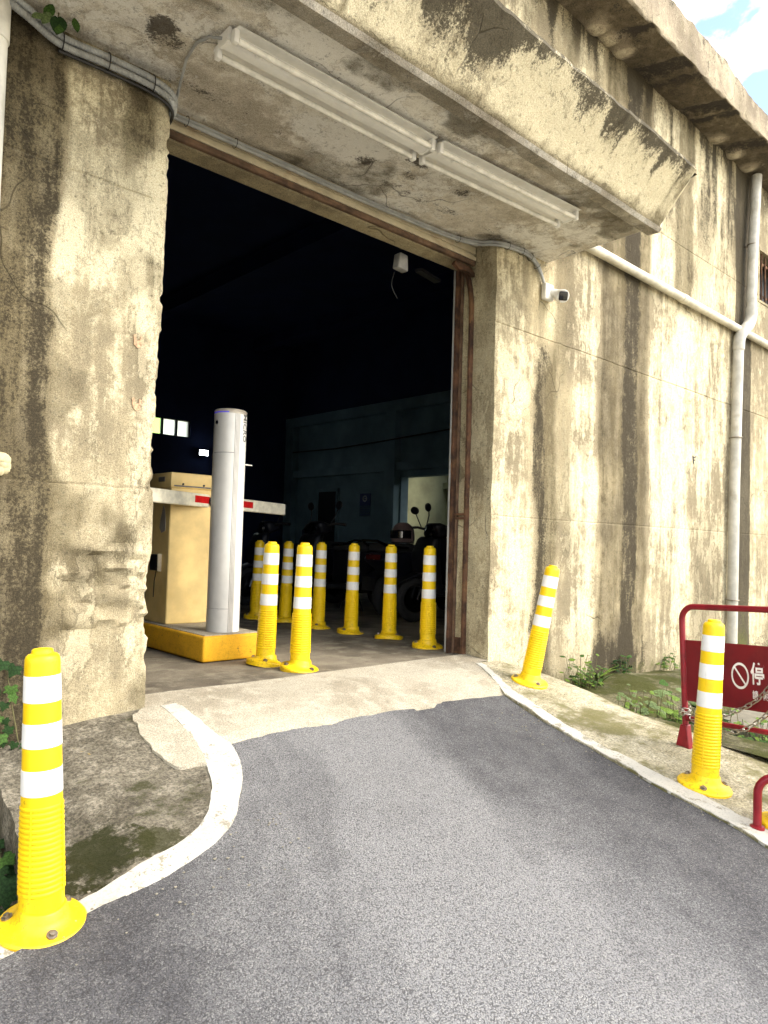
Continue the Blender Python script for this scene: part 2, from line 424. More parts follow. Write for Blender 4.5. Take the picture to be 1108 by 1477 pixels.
# ------------------------------------------------------------------ mesh helper
class MB:
    def __init__(self): self.bm = bmesh.new()
    def box(self, c, s, rot=None, bevel=0.0, seg=1):
        mat = Matrix.Translation(c) @ (rot.to_4x4() if rot else Matrix.Identity(4)) @ Matrix.Diagonal((*s, 1))
        r = bmesh.ops.create_cube(self.bm, size=1.0, matrix=mat)
        if bevel:
            es = list({e for v in r['verts'] for e in v.link_edges})
            bmesh.ops.bevel(self.bm, geom=es, offset=bevel, segments=seg, affect='EDGES', profile=0.5)
        return self
    def prism(self, poly, axis, a, b, bevel=0.0, seg=2, mat=None):
        """poly: 2D points; axis 'y': poly is xz, extruded y=a..b; 'x': yz; 'z': xy"""
        def p3(p, t):
            q = {'y': (p[0], t, p[1]), 'x': (t, p[0], p[1]), 'z': (p[0], p[1], t)}[axis]
            q = Vector(q)
            return mat @ q if mat else q
        lo = [self.bm.verts.new(p3(p, a)) for p in poly]
        hi = [self.bm.verts.new(p3(p, b)) for p in poly]
        fs = [self.bm.faces.new(lo[::-1]), self.bm.faces.new(hi)]
        k = len(poly)
        for i in range(k):
            fs.append(self.bm.faces.new((lo[i], lo[(i + 1) % k], hi[(i + 1) % k], hi[i])))
        bmesh.ops.recalc_face_normals(self.bm, faces=fs)
        if bevel:
            es = list({e for f in fs for e in f.edges})
            bmesh.ops.bevel(self.bm, geom=es, offset=bevel, segments=seg, affect='EDGES', profile=0.5)
        return self
    def tube(self, pts, r, seg=12, cap=True):
        pts = [Vector(p) for p in pts]
        n = len(pts)
        rs = r if isinstance(r, (list, tuple)) else [r] * n
        t0 = (pts[1] - pts[0]).normalized()
        up = Vector((0, 0, 1)) if abs(t0.z) < 0.9 else Vector((1, 0, 0))
        nx = t0.cross(up).normalized()
        rings = []
        for i in range(n):
            if i == 0: t = t0
            elif i == n - 1: t = (pts[i] - pts[i - 1]).normalized()
            else:
                t = ((pts[i + 1] - pts[i]).normalized() + (pts[i] - pts[i - 1]).normalized())
                t = t.normalized() if t.length > 1e-6 else (pts[i + 1] - pts[i]).normalized()
            nx = (nx - t * nx.dot(t)).normalized()
            ny = t.cross(nx)
            rings.append([self.bm.verts.new(pts[i] + (nx * math.cos(2 * math.pi * k / seg) + ny * math.sin(2 * math.pi * k / seg)) * rs[i]) for k in range(seg)])
        for i in range(n - 1):
            for k in range(seg):
                self.bm.faces.new((rings[i][k], rings[i][(k + 1) % seg], rings[i + 1][(k + 1) % seg], rings[i + 1][k]))
        if cap:
            self.bm.faces.new(rings[0][::-1]); self.bm.faces.new(rings[-1])
        return self
    def lathe(self, prof, seg=24, mat=None, cap=True):
        mat = mat or Matrix.Identity(4)
        rings = []
        for (r, z) in prof:
            rings.append([self.bm.verts.new(mat @ Vector((r * math.cos(2 * math.pi * k / seg), r * math.sin(2 * math.pi * k / seg), z))) for k in range(seg)])
        for i in range(len(prof) - 1):
            for k in range(seg):
                self.bm.faces.new((rings[i][k], rings[i][(k + 1) % seg], rings[i + 1][(k + 1) % seg], rings[i + 1][k]))
        if cap:
            if prof[0][0] > 1e-4: self.bm.faces.new(rings[0][::-1])
            if prof[-1][0] > 1e-4: self.bm.faces.new(rings[-1])
        return self
    def torus(self, c, R_, r_, axis, seg=28, sec=10):
        ax = Vector(axis).normalized()
        u = ax.orthogonal().normalized(); w = ax.cross(u)
        rings = []
        for i in range(seg):
            a = 2 * math.pi * i / seg
            d = u * math.cos(a) + w * math.sin(a)
            rings.append([self.bm.verts.new(Vector(c) + d * (R_ + r_ * math.cos(2 * math.pi * k / sec)) + ax * r_ * math.sin(2 * math.pi * k / sec)) for k in range(sec)])
        for i in range(seg):
            for k in range(sec):
                self.bm.faces.new((rings[i][k], rings[i][(k + 1) % sec], rings[(i + 1) % seg][(k + 1) % sec], rings[(i + 1) % seg][k]))
        return self
    def ellipsoid(self, c, s, rot=None, seg=16):
        mat = Matrix.Translation(c) @ (rot.to_4x4() if rot else Matrix.Identity(4)) @ Matrix.Diagonal((*s, 1))
        bmesh.ops.create_uvsphere(self.bm, u_segments=seg, v_segments=seg // 2, radius=1.0, matrix=mat)
        return self
    def build(self, name, mat, parent=None, smooth=True, angle=35):
        me = bpy.data.meshes.new(name)
        bmesh.ops.recalc_face_normals(self.bm, faces=self.bm.faces[:])
        self.bm.to_mesh(me); self.bm.free()
        if smooth:
            me.polygons.foreach_set('use_smooth', [True] * len(me.polygons))
            me.set_sharp_from_angle(angle=R(angle))
        me.materials.append(M[mat])
        return link(name, me, parent)

def link(name, me, parent=None):
    o = bpy.data.objects.new(name, me)
    COL.objects.link(o)
    if parent: o.parent = parent
    return o
def thing(name, label, cat, loc=(0, 0, 0), rot=None, group=None):
    o = bpy.data.objects.new(name, None)
    o.empty_display_size = 0.1
    COL.objects.link(o)
    o.location = loc
    if rot: o.rotation_euler = rot
    o['label'] = label; o['category'] = cat
    if group: o['group'] = group
    return o
def tag(o, label, cat, group=None):
    o['label'] = label; o['category'] = cat
    if group: o['group'] = group
    return o
def structure(o, label=None):
    o['kind'] = 'structure'
    if label: o['label'] = label
    return o
def copy_tree(o, parent=None):
    c = o.copy(); COL.objects.link(c)
    if parent: c.parent = parent
    for ch in list(o.children): copy_tree(ch, c)
    return c

# grids with mask attributes
class Grid:
    def __init__(self): self.V, self.F, self.A, self.n = [], [], {'stain': [], 'pale': [], 'moss': [], 'grime': []}, 0
    def add(self, P, masks, keep=None, flip=False):
        nu, nv = P.shape[:2]
        idx = np.arange(nu * nv).reshape(nu, nv) + self.n
        q = np.stack([idx[:-1, :-1], idx[1:, :-1], idx[1:, 1:], idx[:-1, 1:]], -1)
        if flip: q = q[..., ::-1]
        if keep is not None: q = q[keep]
        self.F.append(q.reshape(-1, 4)); self.V.append(P.reshape(-1, 3)); self.n += nu * nv
        for k in self.A:
            self.A[k].append(np.broadcast_to(np.asarray(masks.get(k, 0.0), float), (nu, nv)).reshape(-1))
    def build(self, name, mat, parent=None, smooth=True):
        me = bpy.data.meshes.new(name)
        V = np.concatenate(self.V); F = np.concatenate(self.F)
        me.from_pydata(V.tolist(), [], F.tolist())
        for k in self.A:
            a = me.attributes.new(k, 'FLOAT', 'POINT')
            a.data.foreach_set('value', np.concatenate(self.A[k]).astype(np.float32))
        if smooth:
            me.polygons.foreach_set('use_smooth', [True] * len(me.polygons))
            me.set_sharp_from_angle(angle=R(40))
        me.materials.append(M[mat])
        return link(name, me, parent)

# ------------------------------------------------------------------ ground height
def gz(x, y):
    ys = [-60, -6, -3, 0, 1.54, 2.5, 3.3, 3.65, 60]; zs = [-2.2, -1.1, -.9, -.57, -.32, -.19, -.03, 0, 0]
    z = np.interp(y, ys, zs)
    t = sstep(0, 1, (1.9 - np.asarray(x, float)) / 1.2)
    return z - .09 * t * np.clip((3.7 - np.asarray(y, float)) / .4, 0, 1)

def inside(px, py, poly):
    ins = np.zeros(px.shape, bool)
    k = len(poly)
    for i in range(k):
        x0, y0 = poly[i]; x1, y1 = poly[(i + 1) % k]
        if y0 == y1: continue
        c = ((y0 > py) != (y1 > py)) & (px < (x1 - x0) * (py - y0) / (y1 - y0) + x0)
        ins ^= c
    return ins
def densify(poly, step, jit=0.0, seed=3, closed=True):
    out = []
    k = len(poly)
    for i in range(k if closed else k - 1):
        a = np.array(poly[i], float); b = np.array(poly[(i + 1) % k], float)
        d = np.linalg.norm(b - a)
        m = max(1, int(min(d / step, 400)))
        nrm = np.array([-(b - a)[1], (b - a)[0]]) / max(d, 1e-9)
        for j in range(m):
            p = a + (b - a) * j / m
            if jit: p = p + nrm * jit * 2 * (0.6 * fbm(p[0] * 8, p[1] * 8, seed, 3) + 0.8 * fbm(p[0] * 34, p[1] * 34, seed + 4, 2) - 0.7) * (1 if d < 20 else 0)
            out.append(p)
    if not closed: out.append(np.array(poly[-1], float))
    return out
def sheet(name, poly, zf, mat, step=0.06, far=None, jit=0.0, skirt=0.0, rough=0.0, parent=None, seed=3, edge_round=0.0):
    bd = densify(poly, step if not far else step, jit, seed)
    P = np.array(bd)
    lo, hi = P.min(0), P.max(0)
    if far:
        (x0, y0, x1, y1), fstep = far
        gx, gy = np.meshgrid(np.arange(max(lo[0], x0), min(hi[0], x1), step), np.arange(max(lo[1], y0), min(hi[1], y1), step))
        fx, fy = np.meshgrid(np.arange(lo[0], hi[0], fstep), np.arange(lo[1], hi[1], fstep))
        k = ~((fx > x0) & (fx < x1) & (fy > y0) & (fy < y1))
        gx = np.concatenate([gx.ravel(), fx[k]]); gy = np.concatenate([gy.ravel(), fy[k]])
    else:
        gx, gy = np.meshgrid(np.arange(lo[0], hi[0], step), np.arange(lo[1], hi[1], step))
        gx, gy = gx.ravel(), gy.ravel()
    rs = np.random.RandomState(seed)
    gx = gx + rs.uniform(-.3, .3, gx.shape) * step; gy = gy + rs.uniform(-.3, .3, gy.shape) * step
    ok = inside(gx, gy, bd)
    pts = [Vector(p) for p in bd] + [Vector((a, b)) for a, b in zip(gx[ok], gy[ok])]
    nb = len(bd)
    r = delaunay_2d_cdt(pts, [(i, (i + 1) % nb) for i in range(nb)], [], 1, 1e-5)
    v2, faces = r[0], r[2]
    X = np.array([v.x for v in v2]); Y = np.array([v.y for v in v2])
    Z = zf(X, Y)
    if rough: Z = Z + rough * (fbm(X * 3, Y * 3, seed + 11, 4) - 0.5)
    bm = bmesh.new()
    vs = [bm.verts.new(p) for p in zip(X, Y, Z)]
    for f in faces:
        try: bm.faces.new([vs[i] for i in f])
        except ValueError: pass
    bmesh.ops.recalc_face_normals(bm, faces=bm.faces[:])
    if bm.faces and sum(f.normal.z for f in bm.faces) < 0:
        bmesh.ops.reverse_faces(bm, faces=bm.faces[:])
    if skirt:
        be = [e for e in bm.edges if e.is_boundary]
        ex = bmesh.ops.extrude_edge_only(bm, edges=be)
        for v in [g for g in ex['geom'] if isinstance(g, bmesh.types.BMVert)]: v.co.z -= skirt
    me = bpy.data.meshes.new(name)
    bm.to_mesh(me); bm.free()
    me.polygons.foreach_set('use_smooth', [True] * len(me.polygons))
    me.set_sharp_from_angle(angle=R(40))
    me.materials.append(M[mat])
    return link(name, me, parent)

# ------------------------------------------------------------------ ground surfaces
AS_L = [(1.75, 2.9), (1.703, 2.716), (1.625, 2.574), (1.472, 2.381), (1.373, 2.307), (1.162, 2.24), (1.017, 2.229), (0.876, 2.22), (0.628, 2.15), (0.2, 2.06), (-1.5, 1.8), (-8, 1.2)]
AS_THR = [(1.75, 2.9), (2.155, 2.932), (2.768, 2.941), (3.2, 2.927), (3.531, 2.886), (3.692, 2.868)]
def chaikin(P, n=2):
    for _ in range(n):
        Q = [P[0]]
        for a, b in zip(P[:-1], P[1:]):
            Q += [(0.75 * a[0] + 0.25 * b[0], 0.75 * a[1] + 0.25 * b[1]), (0.25 * a[0] + 0.75 * b[0], 0.25 * a[1] + 0.75 * b[1])]
        P = Q + [P[-1]]
    return P
AS_L = chaikin(AS_L)
AS_R = [(3.692, 2.868), (3.561, 2.403), (3.43, 1.977), (3.329, 1.631), (3.282, 1.327), (3.228, 1.144), (3.1, 0.6), (2.95, -1), (2.6, -6), (2.5, -7)]
road_poly = AS_L[::-1] + AS_THR[1:] + AS_R[1:-1] + [(-9, -6)]
structure(sheet('asphalt_road', road_poly, lambda x, y: gz(x, y), 'asphalt', 0.035, far=((-1.2, -0.6, 3.8, 3.0), 0.9), jit=0.009, rough=0.010),
          'grey worn asphalt drive sloping up to the doorway')

KERB_IN = [(1.646, 3.37), (1.633, 3.036), (1.571, 2.762), (1.487, 2.574), (1.381, 2.422), (1.243, 2.344), (1.082, 2.326), (0.899, 2.312), (0.6, 2.26), (0.15, 2.16), (-1.5, 1.9), (-8, 1.3)]
KERB_IN = chaikin(KERB_IN)
kerb_poly = KERB_IN + AS_L[::-1][:-1] + [(1.735, 2.93), (1.73, 3.05), (1.735, 3.30), (1.72, 3.37)]
structure(sheet('kerb', kerb_poly, lambda x, y: gz(x, y) + 0.022 - 0.035 * sstep(1.15, 0.9, x), 'white_paint', 0.02, jit=0.006, skirt=0.08, rough=0.005, seed=5),
          'white painted kerb curving from the pillar along the asphalt')
# cement threshold between the asphalt and the shaded floor
thr_poly = [(1.737, 3.30), (1.73, 3.05), (1.738, 2.86)] + [(x, y - 0.05) for x, y in AS_THR[1:]] + [(3.78, 2.86), (3.86, 3.02), (4.05, 3.38), (4.165, 3.385), (4.165, 3.61), (3.6, 3.605), (3.1, 3.60), (2.6, 3.585), (2.2, 3.585), (1.9, 3.60), (1.58, 3.60), (1.58, 3.40), (1.72, 3.38)]
structure(sheet('cement_threshold', thr_poly, lambda x, y: gz(x, y) - 0.003 + 0.012 * sstep(2.92, 2.98, y), 'cement_apron', 0.05, jit=0.006, rough=0.005, seed=8),
          'pale cement ramp between the asphalt and the doorway')
# left pavement with the pit beside it
pav_poly = [(1.66, 3.385), (1.65, 3.03), (1.585, 2.755), (1.50, 2.565), (1.39, 2.412), (1.25, 2.334), (1.09, 2.316), (0.899, 2.302), (0.70, 2.27), (0.74, 2.42), (0.80, 2.60), (0.845, 2.87), (0.86, 3.15), (0.80, 3.22), (0.3, 3.25), (0.3, 3.385)]
structure(sheet('concrete_pavement', pav_poly, lambda x, y: gz(x, y) + 0.018 - 0.035 * sstep(1.15, 0.9, x), 'old_pavement', 0.04, jit=0.01, skirt=0.5, rough=0.03, seed=21),
          'dark mossy concrete pavement below the left pillar')
pad_poly = [(1.47, 3.30), (1.56, 3.38), (1.64, 3.37), (1.628, 3.04), (1.566, 2.765), (1.44, 2.81), (1.43, 2.95)]
structure(sheet('cement_patch', pad_poly, lambda x, y: gz(x, y) + 0.027, 'cement_apron', 0.03, jit=0.02, rough=0.006, seed=23, skirt=0.03),
          'pale cement patch beside the white kerb')
pit_poly = [(-6, 3.36), (0.86, 3.36), (0.86, 2.2), (-6, 1.5)]
structure(sheet('planting_pit', pit_poly, lambda x, y: -0.62 + 0 * x, 'earth', 0.2, rough=0.10, seed=31), 'dark earth pit beside the left pavement')
# right apron, white edge line and ditch
WL_IN = [(4.06, 3.36), (3.811, 2.889), (3.688, 2.489), (3.538, 2.041), (3.476, 1.704), (3.426, 1.386), (3.383, 1.2), (3.26, 0.6), (3.1, -1), (2.75, -6), (2.35, -16)]
AP_ED = [(4.165, 3.385), (4.30, 3.38), (4.45, 3.13), (4.47, 2.85), (4.40, 2.435), (4.373, 2.149), (4.357, 1.845), (4.32, 1.53), (4.3, 0.6), (4.2, -1), (4.1, -6), (4, -16)]
ap_poly = AS_R[::-1] + [(3.72, 2.90), (3.86, 3.06), (4.04, 3.384)] + AP_ED
structure(sheet('roadside_apron', ap_poly, lambda x, y: gz(x, y) + 0.010 - 0.03 * sstep(4.2, 4.5, x), 'right_apron', 0.05, far=((2.8, 0.4, 5, 3.4), 0.8), jit=0.01, skirt=0.7, rough=0.03, seed=41),
          'pale mossy concrete apron right of the asphalt')
wl_poly = [(a + 0.004, b) for a, b in AS_R[::-1][2:]] + [(3.80, 3.0), (4.0, 3.37)] + WL_IN[:-2]
structure(sheet('white_line', wl_poly, lambda x, y: gz(x, y) + 0.0145, 'white_paint', 0.018, jit=0.016, rough=0.03, seed=41, skirt=0.012),
          'broken white paint line along the right edge of the asphalt')
def ditch_z(x, y):
    base = -0.27 - 0.055 * np.clip(x - 5.5, 0, 4)
    ch = sstep(2.75, 2.35, y) * sstep(4.6, 4.9, x)
    return base - 0.45 * ch + 0.05 * (fbm(x * 2, y * 2, 77, 3) - 0.5)
ditch_poly = [(4.25, 3.39), (4.25, 0.6), (14, 0.6), (14, 3.39)]
structure(sheet('ditch', ditch_poly, ditch_z, 'ditch_concrete', 0.07, far=((4.2, 0.8, 8.5, 3.4), 0.9), rough=0.05, seed=51), 'mossy ditch bed between the apron and the wall')
sl = MB(); sl.box((5.75, 1.82, -0.40), (1.1, 0.9, 0.12), Matrix.Rotation(R(6), 3, 'Z'), 0.015, 2)
structure(sl.build('ditch_slab', 'stone_grey'), 'concrete slab bridging the ditch behind the red sign')
structure(sheet('bounce_yard', [(-30, -6.2), (12, -6.2), (12, -40), (-30, -40)], lambda x, y: gz(x, y) - 0.02, 'cement_apron', 2.0, seed=71), 'unseen pale yard added at the foot of the drive to bounce light')  # added out of view, pale so it bounces light onto the canopy
structure(sheet('side_bounce_yard', [(4.25, 0.62), (30, 0.62), (30, -6.2), (4.1, -6.2)], lambda x, y: gz(x, y) - 0.02, 'cement_apron', 0.8, seed=72), 'unseen pale yard added beyond the ditch to bounce light')  # unseen sheet added for more bounce under the canopy
# big ground under everything, coloured pale to send light back up
g = MB(); g.box((0, 0, -3.2), (900, 900, 0.2))
structure(g.build('ground', 'cement_apron'), 'bare ground around the building, made pale to bounce light')

# interior floor
fl_poly = [(-6, 3.41), (14.5, 3.41), (14.5, 14.5), (-6, 14.5)]
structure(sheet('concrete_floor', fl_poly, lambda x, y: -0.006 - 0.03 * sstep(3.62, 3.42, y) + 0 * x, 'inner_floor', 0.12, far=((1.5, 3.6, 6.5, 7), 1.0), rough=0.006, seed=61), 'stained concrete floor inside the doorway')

# ------------------------------------------------------------------ the building
bld = thing('concrete_building', 'old stained yellow-grey concrete building with a wide dark doorway', 'building', (2.87, 3.39, 0))
def part(o):
    o.parent = bld
    o.matrix_parent_inverse = Matrix.Translation(-Vector(bld.location))
    return o
WY = 3.39
def wall_masks(x, z):
    n1 = fbm(x * 1.3, z * 0.45, 101, 4); n2 = fbm(x * 5, z * 0.9, 111, 4); n3 = fbm(x * 2.2, z * 2.2, 121, 4)
    wob = 0.14 * (fbm(z * 1.4, x * 0.2, 131, 3) - 0.5) + 0.05 * (fbm(z * 9, x * 3, 135, 3) - 0.5)
    xx = x + wob
    st = np.zeros_like(x); pa = 0.26 + 0.5 * (n3 - 0.5); gr = np.zeros_like(x); mo = np.zeros_like(x)
    # --- right of the doorway
    st += 0.86 * bump1(xx, 4.76, 0.02, 0.12) * sstep(2.55, 2.35, z)
    gr += 0.75 * bump1(xx, 4.80, 0.05, 0.16) * sstep(2.5, 2.2, z)
    st += 0.55 * bump1(x, 4.79, 0.02, 0.06) * sstep(2.9, 3.02, z)
    gr += 0.62 * bump1(xx, 6.03, 0.36, 0.12)
    pa -= 0.5 * bump1(xx, 6.03, 0.40, 0.08)
    st += 0.98 * bump1(xx, 6.13, 0.07, 0.12)
    st += 0.40 * bump1(xx, 5.70, 0.02, 0.08) * sstep(3.4, 2.4, z)
    st += 1.35 * bump1(x + 0.5 * wob, 8.68, 0.18, 0.09)
    mo += 0.45 * bump1(x, 8.70, 0.12, 0.10) * sstep(1.2, -0.1, z)
    gr += 0.7 * bump1(xx, 7.18, 0.13, 0.12) * sstep(3.1, 3.5, z)
    gr += 0.45 * bump1(xx, 7.75, 0.25, 0.25) * sstep(2.0, 0.2, z)
    gr += 0.45 * bump1(xx, 5.05, 0.10, 0.12) * sstep(0.2, 1.0, z)
    gr += 0.4 * bump1(xx, 5.2, 0.25, 0.3) * sstep(0.5, -0.2, z)
    # streaks running down from the eave
    streak = sstep(0.52, 0.70, n2)
    st += 0.62 * streak * sstep(3.5, 4.9, z)
    gr += 0.55 * sstep(0.45, 0.65, n2) * sstep(2.7, 4.6, z)
    st += 0.5 * sstep(4.95, 5.25, z)
    pa += 0.30 * bump1(x, 6.85, 0.30, 0.12) * sstep(0, 1, z) + 0.22 * bump1(x, 4.35, 0.14, 0.08) + 0.22 * bump1(x, 5.4, 0.18, 0.1) + 0.18 * bump1(x, 7.7, 0.5, 0.3)
    # base of the right wall
    st += np.where(x > 4.2, 0.55 * sstep(0.25, -0.35, z) * sstep(0.42, 0.62, n3), 0)
    st += 0.75 * bump1(x, 6.05, 0.40, 0.25) * sstep(0.20, -0.12, z)
    mo += np.where(x > 4.2, 0.5 * sstep(0.0, -0.3, z), 0)
    # --- left pillar
    L = x < 1.8
    edge = 1.08 + 0.14 * (fbm(z * 2.2, z * 0 + 3.3, 141, 4) - 0.5)
    left = sstep(edge + 0.03, edge - 0.05, x)
    st += np.where(L, 0.50 * left + 0.40 * bump1(x, edge - 0.05, 0.02, 0.06) * sstep(0.9, 1.3, z) * sstep(2.7, 2.3, z), 0)
    st += np.where(L, 0.30 * left * sstep(1.15, 0.8, z) + 0.16 * left * sstep(2.3, 2.7, z), 0)
    gr += np.where(L, 0.75 * left, 0)
    pa -= np.where(L, 0.5 * left, 0)
    gr += np.where(L, 0.42 * sstep(0.5, 0.62, fbm(x * 3, z * 2.4, 151, 4)) * (1 - left) + 0.22 * sstep(1.7, 1.0, z) * (1 - left), 0)
    pa += np.where(L, 0.26 * (1 - left) * sstep(1.5, 2.1, z), 0) - np.where(L, 0.10 * sstep(1.5, 0.9, z), 0)
    pa += np.where(L, 0.2 * bump1(x, 1.53, 0.05, 0.05), 0)
    gr += np.where(L, 0.5 * bump1(x, 1.42, 0.05, 0.06) * sstep(2.5, 2.75, z), 0)
    # behind the canopy, above
    st += np.where(z > 3.3, 0.10, 0)
    return dict(stain=st, pale=pa, grime=gr, moss=mo)
def wall_y(x, z):
    """relief of the front face: formwork joints, spalls, gentle waves"""
    y = WY + 0.010 * (fbm(x * 1.1, z * 1.1, 201, 3) - 0.5) + 0.005 * (fbm(x * 9, z * 9, 211, 3) - 0.5)
    for j, d in ((1.04, 0.004), (2.475, 0.006), (3.93, 0.005)):
        w = 0.0035 + 0.004 * fbm(x * 8, x * 0, 221, 2)
        y = y + d * (np.abs(z - j - 0.012 * (fbm(x * 0.8, x * 0 + j, 231, 2) - 0.5)) < w)
    # rough broken courses low on the left pillar
    m = np.where(x < 1.8, sstep(0.85, 0.70, z) * sstep(0.28, 0.40, z) * sstep(1.05, 1.2, x), 0)
    ledge = fbm(x * 4.2, z * 24 + x * 1.5, 241, 4)
    y = y + m * (0.017 * sstep(0.50, 0.58, ledge) - 0.010 * sstep(0.45, 0.37, ledge))
    return y
def axis_lines(a, b, step, fine, fstep=0.006, half=0.024):
    v = list(np.arange(a, b, step)) + [b]
    for j in fine: v = [t for t in v if abs(t - j) > half] + list(np.arange(j - half, j + half + 1e-6, fstep))
    return np.array(sorted(t for t in v if a - 1e-9 <= t <= b + 1e-9))

W = Grid()
def face(x0, x1, z0, z1, sx, sz, hole=None, chip=None):
    xs = axis_lines(x0, x1, sx, []); zs = axis_lines(z0, z1, sz, [j for j in (1.04, 2.475, 3.93) if z0 < j < z1])
    if hole:
        xs = np.unique(np.concatenate([xs, [hole[0], hole[1]]])); zs = np.unique(np.concatenate([zs, [hole[2], hole[3]]]))
    X, Z = np.meshgrid(xs, zs, indexing='ij')
    Y = wall_y(X, Z)
    Xp = X.copy()
    if chip == 'right':       # broken arris along the doorway
        amt = 0.020 * np.clip(fbm(Z * 5, Z * 0, 251, 5) - 0.42, 0, 1) * 2 * sstep(2.6, 1.2, Z) + 0.012 * fbm(Z * 22, Z * 0, 252, 4) + 0.012 * sstep(0.58, 0.66, fbm(Z * 14, Z * 0 + 4, 253, 3))
        k = sstep(x1 - 0.10, x1, X)
        Xp = X - amt * k; Y = Y + 0.012 * k * sstep(x1 - 0.02, x1, X)
    if chip == 'left':
        amt = 0.014 * np.clip(fbm(Z * 6, Z * 0, 261, 5) - 0.4, 0, 1) * 2
        k = sstep(x0 + 0.08, x0, X)
        Xp = X + amt * k; Y = Y + 0.008 * sstep(x0 + 0.015, x0, X)
    keep = None
    if hole:
        cx = (xs[:-1] + xs[1:]) / 2; cz = (zs[:-1] + zs[1:]) / 2
        CX, CZ = np.meshgrid(cx, cz, indexing='ij')
        keep = ~((CX > hole[0]) & (CX < hole[1]) & (CZ > hole[2]) & (CZ < hole[3]))
    W.add(np.stack([Xp, Y, Z], -1), wall_masks(X, Z), keep)
    return xs, zs, Xp, Y, Z
BW = (9.12, 10.4, 3.88, 4.49)
face(-5, 0.7, -1, 3.10, 0.08, 0.06)
_, _, LX, LY, LZ = face(0.7, 1.585, -0.9, 3.10, 0.018, 0.02, chip='right')
_, _, RX, RY, RZ = face(4.17, 9.5, -0.95, 5.40, 0.03, 0.03, hole=None if BW[0] > 9.5 else (BW[0], 9.5, BW[2], BW[3]), chip='left')
face(9.5, 14.5, -0.95, 5.40, 0.08, 0.06, hole=(9.5, BW[1], BW[2], BW[3]))
face(-5, 4.17, 3.10, 5.40, 0.05, 0.05)
# reveals of the doorway, going in from the chipped arrises
def reveal(X0, Y0, Z0, y1, flip, seed):
    ts = np.linspace(0, 1, 14)
    P = np.stack([np.stack([X0 + (0.004 * (fbm(Z0 * 6, Z0 * 0 + t * 3, seed, 3) - .5)) * (t > 0), Y0 + (y1 - Y0) * t, Z0], -1) for t in ts])
    Yg = P[..., 1]; Zg = P[..., 2]
    mk = dict(stain=0.28 * sstep(0.5, 0.7, fbm(Yg * 9, Zg * 1.2, seed + 5, 4)), pale=0.40 + 0 * Yg, grime=0.30 + 0.6 * (fbm(Yg * 5, Zg * 1.5, seed + 9, 4) - 0.5), moss=0 * Yg)
    W.add(P, mk, flip=flip)
reveal(LX[-1], LY[-1], LZ[-1], 3.78, True, 301)
reveal(RX[0][RZ[0] < 3.2], RY[0][RZ[0] < 3.2], RZ[0][RZ[0] < 3.2], 3.78, False, 311)
part(W.build('front_wall', 'wall_concrete'))['label'] = 'stained yellowish concrete front wall with dark water streaks'

simple('faded_red', (0.50, 0.33, 0.20), 0.9, var=0.25, scale=60)
simple('scribble_black', (0.03, 0.03, 0.03), 0.8)
for px_, pz_, sc0 in ((1.455, 1.750, 1.0), (1.462, 1.445, 1.1)):
    m = MB()
    m.prism([(px_ - 0.022 * sc0, pz_ + 0.03), (px_ - 0.012, pz_ + 0.034), (px_ - 0.008, pz_ + 0.004), (px_ + 0.010, pz_ + 0.008), (px_ + 0.012, pz_ + 0.03), (px_ + 0.022 * sc0, pz_ + 0.026), (px_ + 0.018, pz_ - 0.018), (px_, pz_ - 0.03), (px_ - 0.018, pz_ - 0.016)], 'y', 3.3825, 3.40)
    part(m.build('paint_mark', 'faded_red'))
m = MB()
m.box((7.42, 3.386, 1.77), (0.012, 0.006, 0.085), Matrix.Rotation(R(-12), 3, 'Y')).box((7.455, 3.386, 1.80), (0.07, 0.006, 0.010), Matrix.Rotation(R(-14), 3, 'Y')).box((7.44, 3.386, 1.765), (0.045, 0.006, 0.009), Matrix.Rotation(R(-10), 3, 'Y'))
part(m.build('scribbled_mark', 'scribble_black'))

# small barred window high on the right
wb = bpy.data.objects.new('window', None); COL.objects.link(wb); wb.location = (9.76, 3.5, 4.18); part(wb)
def sub(o, par):
    o.parent = par
    o.matrix_parent_inverse = Matrix.Translation(-Vector(par.location))
    return o
t = MB(); t.box((9.76, 3.62, 4.185), (1.5, 0.02, 0.8)); sub(t.build('pane', 'black_plastic'), wb)
fr = MB()
fr.box((9.76, 3.455, 3.865), (1.30, 0.15, 0.03)).box((9.76, 3.455, 4.505), (1.30, 0.15, 0.03)).box((9.105, 3.455, 4.185), (0.03, 0.15, 0.67)).box((10.415, 3.455, 4.185), (0.03, 0.15, 0.67))
sub(fr.build('frame', 'wall_concrete'), wb)
for k in range(11):
    b = MB(); x = 9.17 + k * 0.115
    b.tube([(x, 3.42, 3.87), (x, 3.42, 4.50)], 0.011, 8)
    sub(b.build('bar', 'rust'), wb)
for zz in (3.98, 4.38):
    b = MB(); b.box((9.76, 3.432, zz), (1.28, 0.006, 0.03)); sub(b.build('crossbar', 'rust'), wb)

